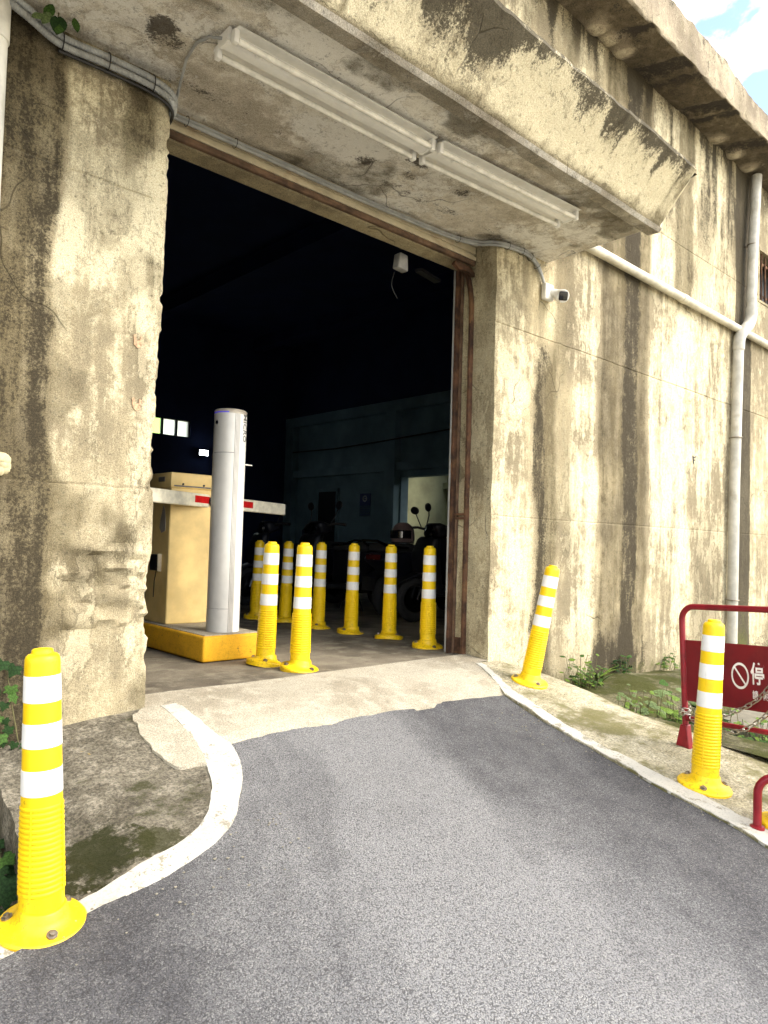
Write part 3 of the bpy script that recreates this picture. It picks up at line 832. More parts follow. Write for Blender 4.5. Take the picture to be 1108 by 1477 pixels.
# canopy over the doorway: soffit, drip lip, sloping front, top
CX0, CX1 = -5.0, 4.745
prof = [(3.93, 3.092), (3.39, 3.092), (3.10, 3.090), (2.80, 3.088), (2.545, 3.090), (2.522, 3.084), (2.514, 3.044), (2.425, 3.038), (2.405, 3.062), (2.335, 3.16), (2.26, 3.25), (2.20, 3.32), (2.150, 3.385), (2.160, 3.415), (2.30, 3.43), (3.40, 3.50)]
def dense_profile(pr, step):
    out = []
    for i in range(len(pr) - 1):
        a, b = np.array(pr[i]), np.array(pr[i + 1]); m = max(1, int(np.linalg.norm(b - a) / step))
        out += [a + (b - a) * j / m for j in range(m)]
    return np.array(out + [np.array(pr[-1])])
dp = dense_profile(prof, 0.035)
seg_len = np.concatenate([[0], np.cumsum(np.linalg.norm(np.diff(dp, axis=0), axis=1))])
xs = np.concatenate([np.arange(CX0, 0.6, 0.12), np.arange(0.6, CX1 - 0.02, 0.028), [CX1 - 0.012, CX1]])
Xg, Kg = np.meshgrid(xs, np.arange(len(dp)), indexing='ij')
Yg = dp[Kg, 0].copy(); Zg = dp[Kg, 1].copy()
front = (Kg >= np.argmax(dp[:, 0] <= 2.405)) & (Yg < 2.4)
sof = Zg < 3.0925
Zg = Zg + np.where(Yg < 3.3, 0.010 * (fbm(Xg * 2, Yg * 2 + Zg, 401, 3) - 0.5), 0)
Yg = Yg + np.where(front, 0.022 * (fbm(Xg * 7, Zg * 9, 411, 4) - 0.5), 0)
# worn top edge
crest = np.exp(-((Yg - 2.15) / 0.05) ** 2)
Zg = Zg - crest * 0.02 * fbm(Xg * 14, Xg * 0, 421, 4)
Xs = Xg + (Xg > CX1 - 0.1) * 0
endk = sstep(CX1 - 0.03, CX1, Xg)
Xs = Xs + sstep(CX1 - 0.5, CX1, Xg) * (0.05 * (Yg - 2.41) + np.where(front | (Zg > 3.2), 0.035, 0))
Yg = Yg + sstep(CX1 - 0.07, CX1, Xg) * np.where(front, 0.05, 0)
s_n = fbm(Xg * 1.7, Yg * 2.6, 431, 4); s_n2 = fbm(Xg * 4.2, Yg * 4.5, 441, 4)
f_n = fbm(Xg * 7, Zg * 1.1, 451, 4); f_b = fbm(Xg * 1.6, Zg * 1.6, 461, 3)
top_d = sstep(3.27, 3.39, Zg + 0.10 * (f_n - 0.5))
f_s = fbm(Xg * 16, Zg * 1.5, 455, 4)
top_d = sstep(3.22, 3.39, Zg + 0.16 * (f_n - 0.5) + 0.08 * (f_s - 0.5))
stain = np.where(front, 1.05 * top_d + 0.60 * sstep(0.52, 0.68, f_n) * sstep(3.10, 3.3, Zg), 0.0)
stain = stain + np.where(front, 0.50 * bump1(Xg, 2.52, 0.16, 0.18) * sstep(3.08, 3.2, Zg) + 0.3 * sstep(2.5, 1.8, Xg), 0)
stain = stain + np.where(~front & sof, 0.30 * sstep(0.50, 0.62, s_n) * sstep(0.4, 0.6, s_n2) + 0.5 * bump1(Yg, 3.36, 0.02, 0.05) * sstep(.45, .6, s_n2), 0)
# the black spall near the pillar and the smaller ones
for (bx, by, br) in ((1.40, 3.10, 0.075), (1.35, 3.02, 0.05), (2.98, 3.02, 0.07), (3.05, 3.20, 0.05), (3.45, 3.1, 0.05), (2.75, 3.25, 0.045)):
    d = np.hypot((Xg - bx) * 0.8, Yg - by) + 0.05 * (s_n2 - 0.5)
    stain = stain + np.where(sof, 0.9 * sstep(br + 0.03, br - 0.02, d), 0)
grime = np.where(front, 0.45 * sstep(3.15, 3.07, Zg) + 0.55 * sstep(0.50, 0.68, f_s) * sstep(0.4, 0.6, f_b) + 0.2 * (f_b - 0.5), 0.80 * sstep(0.48, 0.60, s_n) + 0.35 * sstep(0.52, 0.66, s_n2) - 0.25)
grime = grime + np.where(~front & sof, 0.5 * bump1(Yg, 2.60, 0.05, 0.06) * sstep(0.4, 0.55, s_n2), 0)
pale = np.where(front, 0.95 + 0.8 * (f_b - 0.5) - 0.4 * bump1(Xg, 2.52, 0.22, 0.12), 0.50 + 2.0 * (fbm(Xg * 1.6 + 9, Yg * 2.2, 471, 4) - 0.5))  # front raised paler, its sunlit look put into the colour
lipm = (Yg < 2.518) & (Yg > 2.40) & (Zg < 3.07)
pale = np.where(lipm, 0.25, pale); grime = np.where(lipm, 0.55 + 0.6 * (s_n2 - 0.5), grime); stain = np.where(lipm, 0.12 + 0.5 * (s_n - 0.5), stain)
stain = stain + np.where(sof, 0.55 * sstep(4.62, 4.74, Xg) * sstep(0.35, 0.6, s_n2), 0)
Cn = Grid()
Cn.add(np.stack([Xs, Yg, Zg], -1), dict(stain=stain, pale=pale, grime=grime, moss=0 * stain), flip=False)
# end cap, closed with strips between lower and upper profile
def cap_strip(P, St):
    n = len(P); h = n // 2
    A = P[:h]; B = P[::-1][:h]
    ts = np.linspace(0, 1, 5)
    G = np.stack([A + (B - A) * t for t in ts])
    return G
endP = np.stack([Xs[-1], Yg[-1], Zg[-1]], -1)
order = endP[1:]
lower = order[(order[:, 2] < 3.1)][:, :]
capg = []
ny = 40
yy = np.linspace(2.18, 3.39, ny)
k_cr = int(np.argmin(endP[:, 1]))
lo_z = np.interp(yy, endP[:k_cr + 1, 1][::-1], endP[:k_cr + 1, 2][::-1]); lo_x = np.interp(yy, endP[:k_cr + 1, 1][::-1], endP[:k_cr + 1, 0][::-1])
hi_z = np.interp(yy, endP[k_cr:, 1], endP[k_cr:, 2]); hi_x = np.interp(yy, endP[k_cr:, 1], endP[k_cr:, 0])
ts = np.linspace(0, 1, 8)
G = np.stack([np.stack([lo_x + (hi_x - lo_x) * t + 0.02 * math.sin(math.pi * t), yy, lo_z + (hi_z - lo_z) * t], -1) for t in ts])
Cn.add(G, dict(stain=0.55 + 0.5 * (fbm(G[..., 1] * 5, G[..., 2] * 5, 481, 4) - 0.5), pale=0.1, grime=0.8, moss=0.0), flip=True)
cn = Cn.build('canopy', 'soffit_concrete')
cn.data.materials.append(M['wall_concrete'])
for p in cn.data.polygons:
    if p.center.y < 2.41 and p.center.z > 3.07: p.material_index = 1
part(cn)['label'] = 'thick concrete canopy with mottled soffit and sloping stained front'

# eave slab high above
E_ = Grid()
ex = np.arange(-5, 14.5, 0.05)
eprof = [(3.42, 5.290), (3.20, 5.285), (2.985, 5.280), (2.970, 5.300), (2.975, 5.50), (2.985, 5.70), (3.02, 5.735), (3.6, 5.75), (4.4, 5.75)]
ed = dense_profile(eprof, 0.05)
Xg, Kg = np.meshgrid(ex, np.arange(len(ed)), indexing='ij')
Yg = ed[Kg, 0].copy(); Zg = ed[Kg, 1].copy()
under = (Kg < np.argmax(ed[:, 0] <= 2.98)); ftop = Zg > 5.6
fr_n = fbm(Xg * 6, Xg * 0 + 2, 501, 5)
Zg = Zg - np.where(ftop, 0.16 * np.clip(fr_n - 0.45, 0, 1) + 0.12 * sstep(7.0, 8.2, Xg) + 0.08 * sstep(6.6, 6.9, Xg) * 0, 0)
Yg = Yg + np.where(~under & (Yg < 3.1), 0.035 * (fbm(Xg * 7, Zg * 7, 511, 4) - 0.5), 0)
spall = np.zeros_like(Xg)
for c, w in ((5.6, .05), (6.25, .10), (6.5, .03), (7.15, .09), (7.35, .04), (8.1, .10)):
    spall = np.maximum(spall, bump1(Xg + 0.35 * (Yg - 3.2) + 0.06 * (fbm(Xg * 9, Yg * 9, 521, 3) - .5), c, w, 0.03))
Zg = Zg + np.where(under, 0.022 * spall * fbm(Xg * 14, Yg * 14, 531, 3) * 1.6, 0)
lumps = np.zeros_like(Xg)
for c in (5.35, 5.55, 5.78, 7.75, 8.2, 8.6):
    lumps = np.maximum(lumps, np.exp(-((Xg - c) / 0.09) ** 2 - ((Yg - 3.33) / 0.09) ** 2))
Zg = Zg - np.where(under, 0.05 * lumps, 0)
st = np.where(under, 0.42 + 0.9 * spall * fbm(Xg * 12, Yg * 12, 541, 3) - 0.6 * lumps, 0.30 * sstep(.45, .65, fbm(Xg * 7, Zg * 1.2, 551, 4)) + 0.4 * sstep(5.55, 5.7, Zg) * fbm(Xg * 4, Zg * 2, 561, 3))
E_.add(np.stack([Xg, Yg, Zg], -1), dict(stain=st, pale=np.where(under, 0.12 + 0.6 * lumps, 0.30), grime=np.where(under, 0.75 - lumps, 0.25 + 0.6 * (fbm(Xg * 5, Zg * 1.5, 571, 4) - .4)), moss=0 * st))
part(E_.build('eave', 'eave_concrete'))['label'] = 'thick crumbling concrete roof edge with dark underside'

# interior shell: inner face, side walls, back wall with window openings, ceiling and beams
def quad_box(name, mat, lo, hi):
    m = MB(); lo = Vector(lo); hi = Vector(hi)
    m.box((lo + hi) / 2, hi - lo)
    return part(m.build(name, mat, smooth=False))
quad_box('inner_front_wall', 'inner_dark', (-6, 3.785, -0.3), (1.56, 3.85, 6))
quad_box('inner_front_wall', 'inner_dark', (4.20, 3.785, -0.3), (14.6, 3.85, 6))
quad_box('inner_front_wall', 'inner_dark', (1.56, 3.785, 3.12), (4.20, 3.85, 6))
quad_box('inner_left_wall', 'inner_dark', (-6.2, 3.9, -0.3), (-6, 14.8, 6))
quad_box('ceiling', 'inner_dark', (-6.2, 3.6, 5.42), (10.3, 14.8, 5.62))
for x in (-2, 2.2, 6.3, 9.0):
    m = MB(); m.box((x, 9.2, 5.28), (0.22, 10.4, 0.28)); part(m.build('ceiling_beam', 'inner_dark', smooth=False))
# back wall (y = 14.3) around a strip window
WX0, WX1, WZ0, WZ1 = 6.42, 7.40, 2.92, 3.30
for lo, hi in (((-6, 14.3, -0.3), (WX0, 14.5, 5.5)), ((WX1, 14.3, -0.3), (14.6, 14.5, 5.5)), ((WX0, 14.3, -0.3), (WX1, 14.5, WZ0)), ((WX0, 14.3, WZ1), (WX1, 14.5, 5.5))):
    quad_box('back_wall', 'inner_dark', lo, hi)
bw = bpy.data.objects.new('window', None); COL.objects.link(bw); bw.location = (6.9, 14.3, 3.1); part(bw)
for i, (x0, x1, mt) in enumerate(((6.44, 6.74, 'clear_pane'), (6.80, 7.06, 'frosted_pane'), (7.12, 7.38, 'frosted_pane'))):
    m = MB(); m.box(((x0 + x1) / 2, 14.38, 3.11), (x1 - x0, 0.012, 0.34)); sub(m.build('pane', mt, smooth=False), bw)
m = MB()
for x in (6.425, 6.77, 7.09, 7.395): m.box((x, 14.37, 3.11), (0.05, 0.06, 0.38))
m.box((6.91, 14.365, 2.93), (1.0, 0.07, 0.03)).box((6.91, 14.365, 3.29), (1.0, 0.07, 0.03))
sub(m.build('frame', 'window_frame', smooth=False), bw)
# right interior wall (x = 10) with a lit opening to a side room
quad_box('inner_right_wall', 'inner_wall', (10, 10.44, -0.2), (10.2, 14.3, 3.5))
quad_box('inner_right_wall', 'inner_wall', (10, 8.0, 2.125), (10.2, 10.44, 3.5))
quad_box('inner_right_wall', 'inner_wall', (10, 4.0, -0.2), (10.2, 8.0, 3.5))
quad_box('inner_right_wall', 'inner_dark', (10, 4.0, 3.5), (10.2, 14.3, 5.5))  # darkness of the upper wall put into its colour
m = MB(); m.box((9.93, 9.2, 2.33), (0.13, 10.2, 0.16)); part(m.build('wall_beam', 'inner_wall', smooth=False))
m = MB(); m.box((9.92, 9.2, 3.55), (0.15, 10.2, 0.22)); part(m.build('wall_beam', 'inner_wall', smooth=False))
for y in (10.62, 14.1):
    m = MB(); m.box((9.91, y, 1.65), (0.17, 0.30, 3.6)); part(m.build('wall_pier', 'inner_wall', smooth=False))
m = MB(); m.tube([(9.84, 14.0, 2.85), (9.83, 12.4, 2.82), (9.83, 10.8, 2.86), (9.83, 9.0, 2.93), (9.83, 6, 2.96)], 0.015, 6); part(m.build('wall_cable', 'black_plastic'))
# side room, with an unseen roof opening added to light it
quad_box('side_room_wall', 'side_room', (10.2, 11.6, -0.2), (14.6, 11.75, 3.2))
quad_box('side_room_wall', 'side_room', (12.6, 6.5, -0.2), (12.75, 11.6, 3.2))
quad_box('side_room_wall', 'side_room', (10.2, 6.4, -0.2), (14.6, 6.5, 3.2))
quad_box('side_room_beam', 'side_room', (12.45, 6.5, 2.1), (12.6, 11.6, 2.24))
quad_box('side_room_post', 'side_room', (12.42, 10.4, -0.2), (12.6, 10.58, 2.1))
quad_box('side_room_ceiling', 'side_room', (10.2, 6.4, 3.2), (14.6, 7.5, 3.3))
quad_box('side_room_ceiling', 'side_room', (10.2, 10.6, 3.2), (14.6, 11.75, 3.3))
quad_box('side_room_ceiling', 'side_room', (10.2, 7.5, 3.2), (11.7, 10.6, 3.3))

# ---- door head: steel channels under the soffit, concrete lintel behind
m = MB(); m.box((2.87, 3.712, 3.020), (2.56, 0.144, 0.148), bevel=0.006); part(m.build('lintel', 'wall_concrete'))
hd = bpy.data.objects.new('door_head', None); COL.objects.link(hd); hd.location = (2.87, 3.6, 2.98); part(hd)
m = MB(); m.prism([(3.60, 3.088), (3.60, 3.035), (3.612, 3.032), (3.612, 3.015), (3.594, 3.010), (3.594, 2.982), (3.637, 2.982), (3.637, 3.088)], 'x', 1.59, 4.165); sub(m.build('channel', 'steel_cream', angle=20), hd)
m = MB(); m.box((2.88, 3.613, 2.963), (2.57, 0.034, 0.036), bevel=0.006); sub(m.build('rusty_angle', 'rust_brown'), hd)
m = MB(); m.prism([(3.95, 2.93), (4.10, 2.92), (4.16, 2.89), (4.16, 2.86), (4.05, 2.885), (3.99, 2.87), (3.93, 2.90)], 'y', 3.60, 3.63); sub(m.build('torn_edge', 'rust'), hd)
# ---- right door track: two rusty rails with concrete between, curving at the top
tr = bpy.data.objects.new('door_track', None); COL.objects.link(tr); tr.location = (4.15, 3.68, 0); part(tr)
def rail(y, w, d, name, mat, curve):
    pts = []
    for k in range(40):
        z = -0.01 + k / 39 * 2.95
        dy = curve * max(0, (z - 2.6) / 0.35) ** 2
        pts.append((y + dy, z))
    bm = bmesh.new(); prev = None
    for (yy_, z) in pts:
        jx = 0.004 * (random.random() - 0.5)
        ring = [bm.verts.new(p) for p in ((4.172, yy_ - w / 2, z), (4.172 - d + jx, yy_ - w / 2, z), (4.172 - d + jx, yy_ + w / 2, z), (4.172, yy_ + w / 2, z))]
        if prev:
            for i in range(4): bm.faces.new((prev[i], prev[(i + 1) % 4], ring[(i + 1) % 4], ring[i]))
        prev = ring
    h = MB(); h.bm.free(); h.bm = bm
    return sub(h.build(name, mat), tr)
rail(3.615, 0.016, 0.040, 'rail', 'rust', 0.07)
rail(3.640, 0.012, 0.018, 'rail', 'rust_brown', 0.07)
rail(3.755, 0.022, 0.045, 'rail', 'rust', 0.0)
rail(3.725, 0.020, 0.014, 'rail', 'rust_brown', 0.0)
m = MB(); m.tube([(4.150, 3.79, 0), (4.150, 3.79, 3.0)], 0.012, 8); sub(m.build('guide_bar', 'conduit_grey'), tr)
m = MB(); m.box((4.166, 3.69, 0.06), (0.012, 0.12, 0.12), bevel=0.003); sub(m.build('foot_plate', 'rust'), tr)
for z in (1.02, 1.05): 
    m = MB(); m.box((4.160, 3.69, z), (0.018, 0.12, 0.018)); sub(m.build('clip', 'rust'), tr)

# ------------------------------------------------------------------ bollards
def make_bollard():
    root = thing('bollard', '', 'bollard', group='yellow bollards with white reflective bands')
    H = 0.80
    def rad(z): return 0.0625 + (0.049 - 0.0625) * min(1, max(0, (z - 0.06) / 0.70))
    pr = [(rad(0.03), 0.02)]
    z = 0.05
    pr += [(rad(z), z), (rad(0.10), 0.098)]
    nr = 17
    for k in range(nr):
        z0 = 0.10 + k * 0.255 / nr; st = 0.255 / nr
        r0 = rad(z0)
        pr += [(r0, z0), (r0 + 0.0030, z0 + st * 0.22), (r0 + 0.0030, z0 + st * 0.55), (r0 - 0.0005, z0 + st * 0.80)]
    for zz in (0.36, 0.47, 0.60, 0.70, 0.762): pr.append((rad(zz), zz))
    pr += [(0.0482, 0.772), (0.0450, 0.780), (0.0390, 0.785), (0.0310, 0.787), (0.0295, 0.796), (0.026, 0.800), (0.018, 0.800), (0.012, 0.796), (0.0001, 0.795)]
    b = MB(); b.lathe(pr, 40); 
    for a in (0.6, 2.2, 3.7, 5.3):
        b.box((math.cos(a) * 0.0590, math.sin(a) * 0.0590, 0.225), (0.009, 0.004, 0.25), Matrix.Rotation(a, 3, 'Z') @ Matrix.Rotation(R(-1.1), 3, 'Y'))
    b.build('body', 'bollard_yellow', root, angle=30)
    for (z0, z1) in ((0.382, 0.455), (0.518, 0.588), (0.648, 0.725)):
        w = MB(); e = 0.0011
        w.lathe([(rad(z0), z0), (rad(z0) + e, z0 + 0.001), (rad((z0 + z1) / 2) + e, (z0 + z1) / 2), (rad(z1) + e, z1 - 0.001), (rad(z1), z1)], 40, cap=False)
        w.build('reflective_band', 'band_white', root)
    f = MB(); f.lathe([(0.122, -0.02), (0.123, 0.0), (0.1245, 0.008), (0.119, 0.015), (0.098, 0.021), (0.078, 0.029), (0.069, 0.042), (0.0645, 0.060), (0.0600, 0.064)], 44)
    fo = f.build('base', 'bollard_base', root)
    for k in range(3):
        a = 2 * math.pi * k / 3 + 0.3
        bl = MB(); c = (math.cos(a) * 0.096, math.sin(a) * 0.096, 0.026)
        bl.lathe([(0.016, -0.004), (0.016, 0.001), (0.009, 0.0015), (0.009, 0.008), (0.0001, 0.009)], 8, Matrix.Translation(c) @ Matrix.Rotation(a, 4, 'Z') @ Matrix.Rotation(R(18), 4, 'Y'))
        bl.build('bolt', 'bolt_steel', fo)
    return root
boll = make_bollard()
def lean_rot(deg, toward):        # lean by deg towards a ground direction
    ax = Vector((0, 0, 1)).cross(Vector((toward[0], toward[1], 0))).normalized()
    return Matrix.Rotation(R(deg), 4, ax)
CR = (0.736, -0.676)
bspots = [
    (0.758, 2.255, -0.012, 2.6, (-CR[0], -CR[1]), 0.2, 'large yellow bollard nearest the camera, on the white kerb at left'),
    (3.562, 1.552, 0.012, 2.8, CR, 1.1, 'yellow bollard standing in front of the red sign frame'),
    (4.075, 2.955, 0.010, 10.5, CR, 2.0, 'yellow bollard leaning steeply against the right wall outside the door'),
    (2.775, 3.782, 0.002, 0.6, CR, 0.5, 'yellow bollard in the doorway, the nearest one to the threshold'),
    (2.708, 4.075, 0.002, 1.4, CR, 1.7, 'yellow bollard touching the front of the yellow barrier plinth'),
    (4.225, 4.055, 0.002, 0.0, CR, 0.0, 'yellow bollard inside the door, first of the row from the rusty track'),
    (4.320, 4.610, 0.002, 0.0, CR, 2.4, 'yellow bollard inside the door, second of the row from the rusty track'),
    (4.250, 5.040, 0.002, 0.8, CR, 0.9, 'yellow bollard inside the door, third of the row from the rusty track'),
    (4.230, 5.500, 0.002, 1.0, CR, 1.5, 'yellow bollard inside the door, fourth of the row from the rusty track'),
    (4.235, 6.050, 0.002, 1.2, CR, 2.9, 'yellow bollard inside the door, fifth of the row from the rusty track'),
    (4.170, 6.480, 0.002, 1.2, CR, 0.4, 'yellow bollard farthest inside, last of the row behind the barrier column'),
    (3.500, 1.155, 0.014, 0.0, CR, 0.4, 'yellow bollard cut off at the right edge beside the red hoop'),
]
for i, (x, y, dz, deg, tw, rz, lab) in enumerate(bspots):
    o = boll if i == 0 else copy_tree(boll)
    o.matrix_world = Matrix.Translation((x, y, float(gz(x, y)) + dz)) @ lean_rot(deg, tw) @ Matrix.Rotation(rz, 4, 'Z')
    o['label'] = lab
    if i in (0, 1, 2, 11):          # flange lies on the sloping ground
        e = 0.08
        nn = Vector((-(float(gz(x + e, y)) - float(gz(x - e, y))) / (2 * e), -(float(gz(x, y + e)) - float(gz(x, y - e))) / (2 * e), 1)).normalized()
        bs = [c for c in o.children if c.name.startswith('base')][0]
        ln = o.matrix_world.to_3x3().inverted() @ nn
        bs.rotation_euler = Vector((0, 0, 1)).rotation_difference(ln).to_euler()

# ------------------------------------------------------------------ barrier: plinth, cabinet with arm, plate reader column
m = MB()
m.prism([(2.37, 4.29), (2.83, 4.29), (2.83, 6.2), (2.37, 6.2)], 'z', 0.0, 0.17, 0.018, 3)
pl = thing('barrier_plinth', 'low yellow painted concrete plinth under the barrier cabinet', 'plinth', (2.6, 4.29, 0))
def child(o, par):
    o.parent = par; o.matrix_parent_inverse = Matrix.Translation(-Vector(par.location)); return o
child(m.build('kerb_side', 'yellow_paint'), pl)
m = MB(); m.box((2.60, 5.24, 0.171), (0.42, 1.86, 0.008), bevel=0.002); child(m.build('cement_top', 'cement_apron'), pl)

cb = thing('barrier_gate', 'cream metal barrier gate cabinet with a white and red arm', 'barrier gate', (2.62, 5.2, 0.175))
m = MB(); m.box((2.61, 5.16, 0.175 + 0.50), (0.34, 0.36, 1.0), bevel=0.006); child(m.build('cabinet', 'cabinet_cream'), cb)
m = MB(); m.box((2.61, 5.16, 1.232), (0.352, 0.372, 0.115), bevel=0.012, seg=2)
lid = child(m.build('lid', 'cabinet_cream'), cb)
m = MB(); m.box((2.61, 4.974, 1.190), (0.30, 0.004, 0.010)); child(m.build('lid_slot', 'groove_dark'), cb)
for x in (2.53, 2.70):
    m = MB(); m.lathe([(0.008, 0), (0.008, 0.006), (0.0001, 0.007)], 10, Matrix.Translation((x, 4.974, 1.205)) @ Matrix.Rotation(R(90), 4, 'X')); child(m.build('screw', 'black_plastic'), cb)
m = MB(); m.box((2.432, 5.12, 1.24), (0.006, 0.10, 0.035), bevel=0.002); child(m.build('name_plate', 'groove_dark'), cb)
m = MB(); m.box((2.425, 5.16, 0.62), (0.03, 0.12, 0.12), bevel=0.004); lk = child(m.build('lock_box', 'black_plastic'), cb)
m = MB(); m.box((2.428, 5.09, 0.62), (0.034, 0.012, 0.13), bevel=0.002); child(m.build('lock_cover', 'steel_cream'), cb)
m = MB(); m.tube([(2.436, 5.16, 0.56), (2.434, 5.18, 0.48), (2.436, 5.19, 0.36)], 0.003, 6); child(m.build('lock_wire', 'black_plastic'), cb)
m = MB(); m.prism([(5.04, 0.86), (5.10, 0.84), (5.135, 0.88), (5.12, 0.95), (5.10, 1.0), (5.085, 1.045), (5.06, 1.01), (5.045, 0.95)], 'x', 2.436, 2.4385); child(m.build('torn_sticker', 'sticker_grey'), cb)
# arm: white beam, rising slightly away to the right
A0, A1 = Vector((1.75, 4.575, 1.100)), Vector((3.74, 5.42, 1.085))
d = (A1 - A0).normalized(); L_arm = (A1 - A0).length
ry = d.cross(Vector((0, 0, 1))).normalized()
am = Matrix((d, ry, d.cross(ry) * -1)).transposed().to_4x4(); am.translation = A0
if am.to_3x3().determinant() < 0: am = Matrix((d, -ry, Vector((0, 0, 1)))).transposed().to_4x4(); am.translation = A0
def arm_piece(a, b, w, h, mat, name, bev=0.006):
    q = MB(); q.box(((a + b) / 2, 0, 0), (b - a, w, h), bevel=bev)
    q.bm.transform(am); return child(q.build(name, mat), cb)
ao = arm_piece(0, L_arm, 0.040, 0.098, 'arm_white', 'arm')
def keepsub(o, par):
    w = o.matrix_world.copy(); o.parent = par; o.matrix_parent_inverse = (Matrix.Translation(-Vector(cb.location))) ; return o
for a, b in ((0.915, 1.20), (1.40, 1.66)):
    q = MB(); q.box(((a + b) / 2, 0, 0.006), (b - a, 0.0425, 0.052), bevel=0.001); q.bm.transform(am)
    child(q.build('reflector', 'reflector_red'), cb)
q = MB(); q.box((L_arm + 0.004, 0, 0), (0.02, 0.043, 0.101), bevel=0.004); q.bm.transform(am); child(q.build('arm_end_cap', 'black_plastic'), cb)
q = MB(); q.lathe([(0.012, -0.03), (0.012, 0.0), (0.006, 0.004), (0.0001, 0.004)], 10, am @ Matrix.Translation((0.89, 0, 0.034)) @ Matrix.Rotation(R(90), 4, 'X')); child(q.build('arm_bolt', 'bolt_steel'), cb)
q = MB(); q.lathe([(0.05, 0.0), (0.05, 0.02), (0.04, 0.025)], 18, Matrix.Translation((2.80, 4.985, 1.09)) @ Matrix.Rotation(R(90), 4, 'X')); child(q.build('pivot', 'black_plastic'), cb)

col = thing('plate_reader_column', 'tall silver round plate reader column on the yellow plinth', 'column', (2.615, 4.475, 0.176), (0, 0, R(0)))
def arc_shell(name, mat, a0, a1, r, z0, z1, ri=None, seg=20):
    bm = bmesh.new(); ri = ri or r - 0.01
    pts = [(r * math.cos(a0 + (a1 - a0) * k / seg), r * math.sin(a0 + (a1 - a0) * k / seg)) for k in range(seg + 1)]
    pin = [(ri * math.cos(a0 + (a1 - a0) * k / seg), ri * math.sin(a0 + (a1 - a0) * k / seg)) for k in range(seg, -1, -1)]
    h = MB(); h.bm.free(); h.bm = bm
    h.prism(pts + pin, 'z', z0, z1)
    return h.build(name, mat, col)
cr = 0.112
# viewing side is about -137 degrees
v0 = math.atan2(-4.475, -2.615)
arc_shell('lower_shell', 'column_silver', v0 - 1.75, v0 + 0.30, cr, 0.16, 1.225, seg=28)
arc_shell('upper_shell', 'column_silver', v0 - 1.75, v0 + 0.30, cr, 1.229, 1.500, seg=28)
arc_shell('foot_shell', 'column_silver', v0 - 1.75, v0 + 0.30, cr + 0.001, 0.0, 0.157, seg=28)
arc_shell('rear_shell', 'column_pale', v0 + 0.66, v0 + 4.50, cr, 0.0, 1.500, seg=44)  # paler shell carries the column's bright lit right side in its colour
for k in range(4):
    a = v0 + 0.335 + k * 0.085
    arc_shell('trim_strip', 'column_silver', a, a + 0.055, cr - 0.001, 0.0, 1.500, seg=3)
m = MB(); m.lathe([(cr - 0.006, 0.002), (cr - 0.006, 1.499)], 36); m.build('inner_tube', 'groove_dark', col)
m = MB(); m.lathe([(cr, 1.513), (cr + 0.001, 1.520), (cr - 0.008, 1.530), (0.0001, 1.534)], 40); m.build('cap', 'column_cap', col)
m = MB(); m.bm.free(); arc_shell('light_ring', 'led_blue', v0 - 1.7, v0 - 0.1, cr - 0.001, 1.5035, 1.5095)
m = MB(); m.lathe([(cr - 0.002, 1.4995), (cr - 0.002, 1.5135)], 40); m.build('ring_seat', 'column_cap', col)
a = v0 - 0.95
m = MB(); m.lathe([(0.014, 0), (0.014, 0.005), (0.0001, 0.006)], 14, Matrix.Rotation(a, 4, 'Z') @ Matrix.Translation((cr - 0.003, 0, 1.435)) @ Matrix.Rotation(R(90), 4, 'Y')); m.build('sensor', 'lens_black', col)
def text_mesh(name, body, size, mat, M4, parent=None, width=1.0, depth=0.0006, bold=0.0):
    cu = bpy.data.curves.new(name, 'FONT'); cu.body = body; cu.size = size; cu.extrude = depth; cu.offset = bold
    cu.align_x = 'CENTER'; cu.align_y = 'CENTER'; cu.resolution_u = 2
    to = bpy.data.objects.new(name + '_tmp', cu); COL.objects.link(to)
    dg = bpy.context.evaluated_depsgraph_get()
    me = bpy.data.meshes.new_from_object(to.evaluated_get(dg))
    bpy.data.objects.remove(to); bpy.data.curves.remove(cu)
    me.transform(M4 @ Matrix.Diagonal((width, 1, 1, 1)))
    me.materials.clear(); me.materials.append(M[mat]); me.name = name
    return link(name, me, parent)
a = v0 + 1.08
tm = Matrix.Rotation(a, 4, 'Z') @ Matrix.Translation((cr + 0.0002, 0, 1.405)) @ Matrix(((0, 0, 1, 0), (1, 0, 0, 0), (0, 1, 0, 0), (0, 0, 0, 1))) @ Matrix.Rotation(R(-90), 4, 'Z')
text_mesh('lettering', 'MICRO', 0.062, 'groove_dark', tm, col, bold=0.0006)
m = MB(); m.tube([(cr - 0.02, 0, 0), (cr + 0.05, 0.01, -0.004)], [0.006, 0.004], 8); m.bm.transform(Matrix.Rotation(v0 + 1.62, 4, 'Z') @ Matrix.Translation((0, 0, 1.16))); m.build('key', 'column_pale', col)

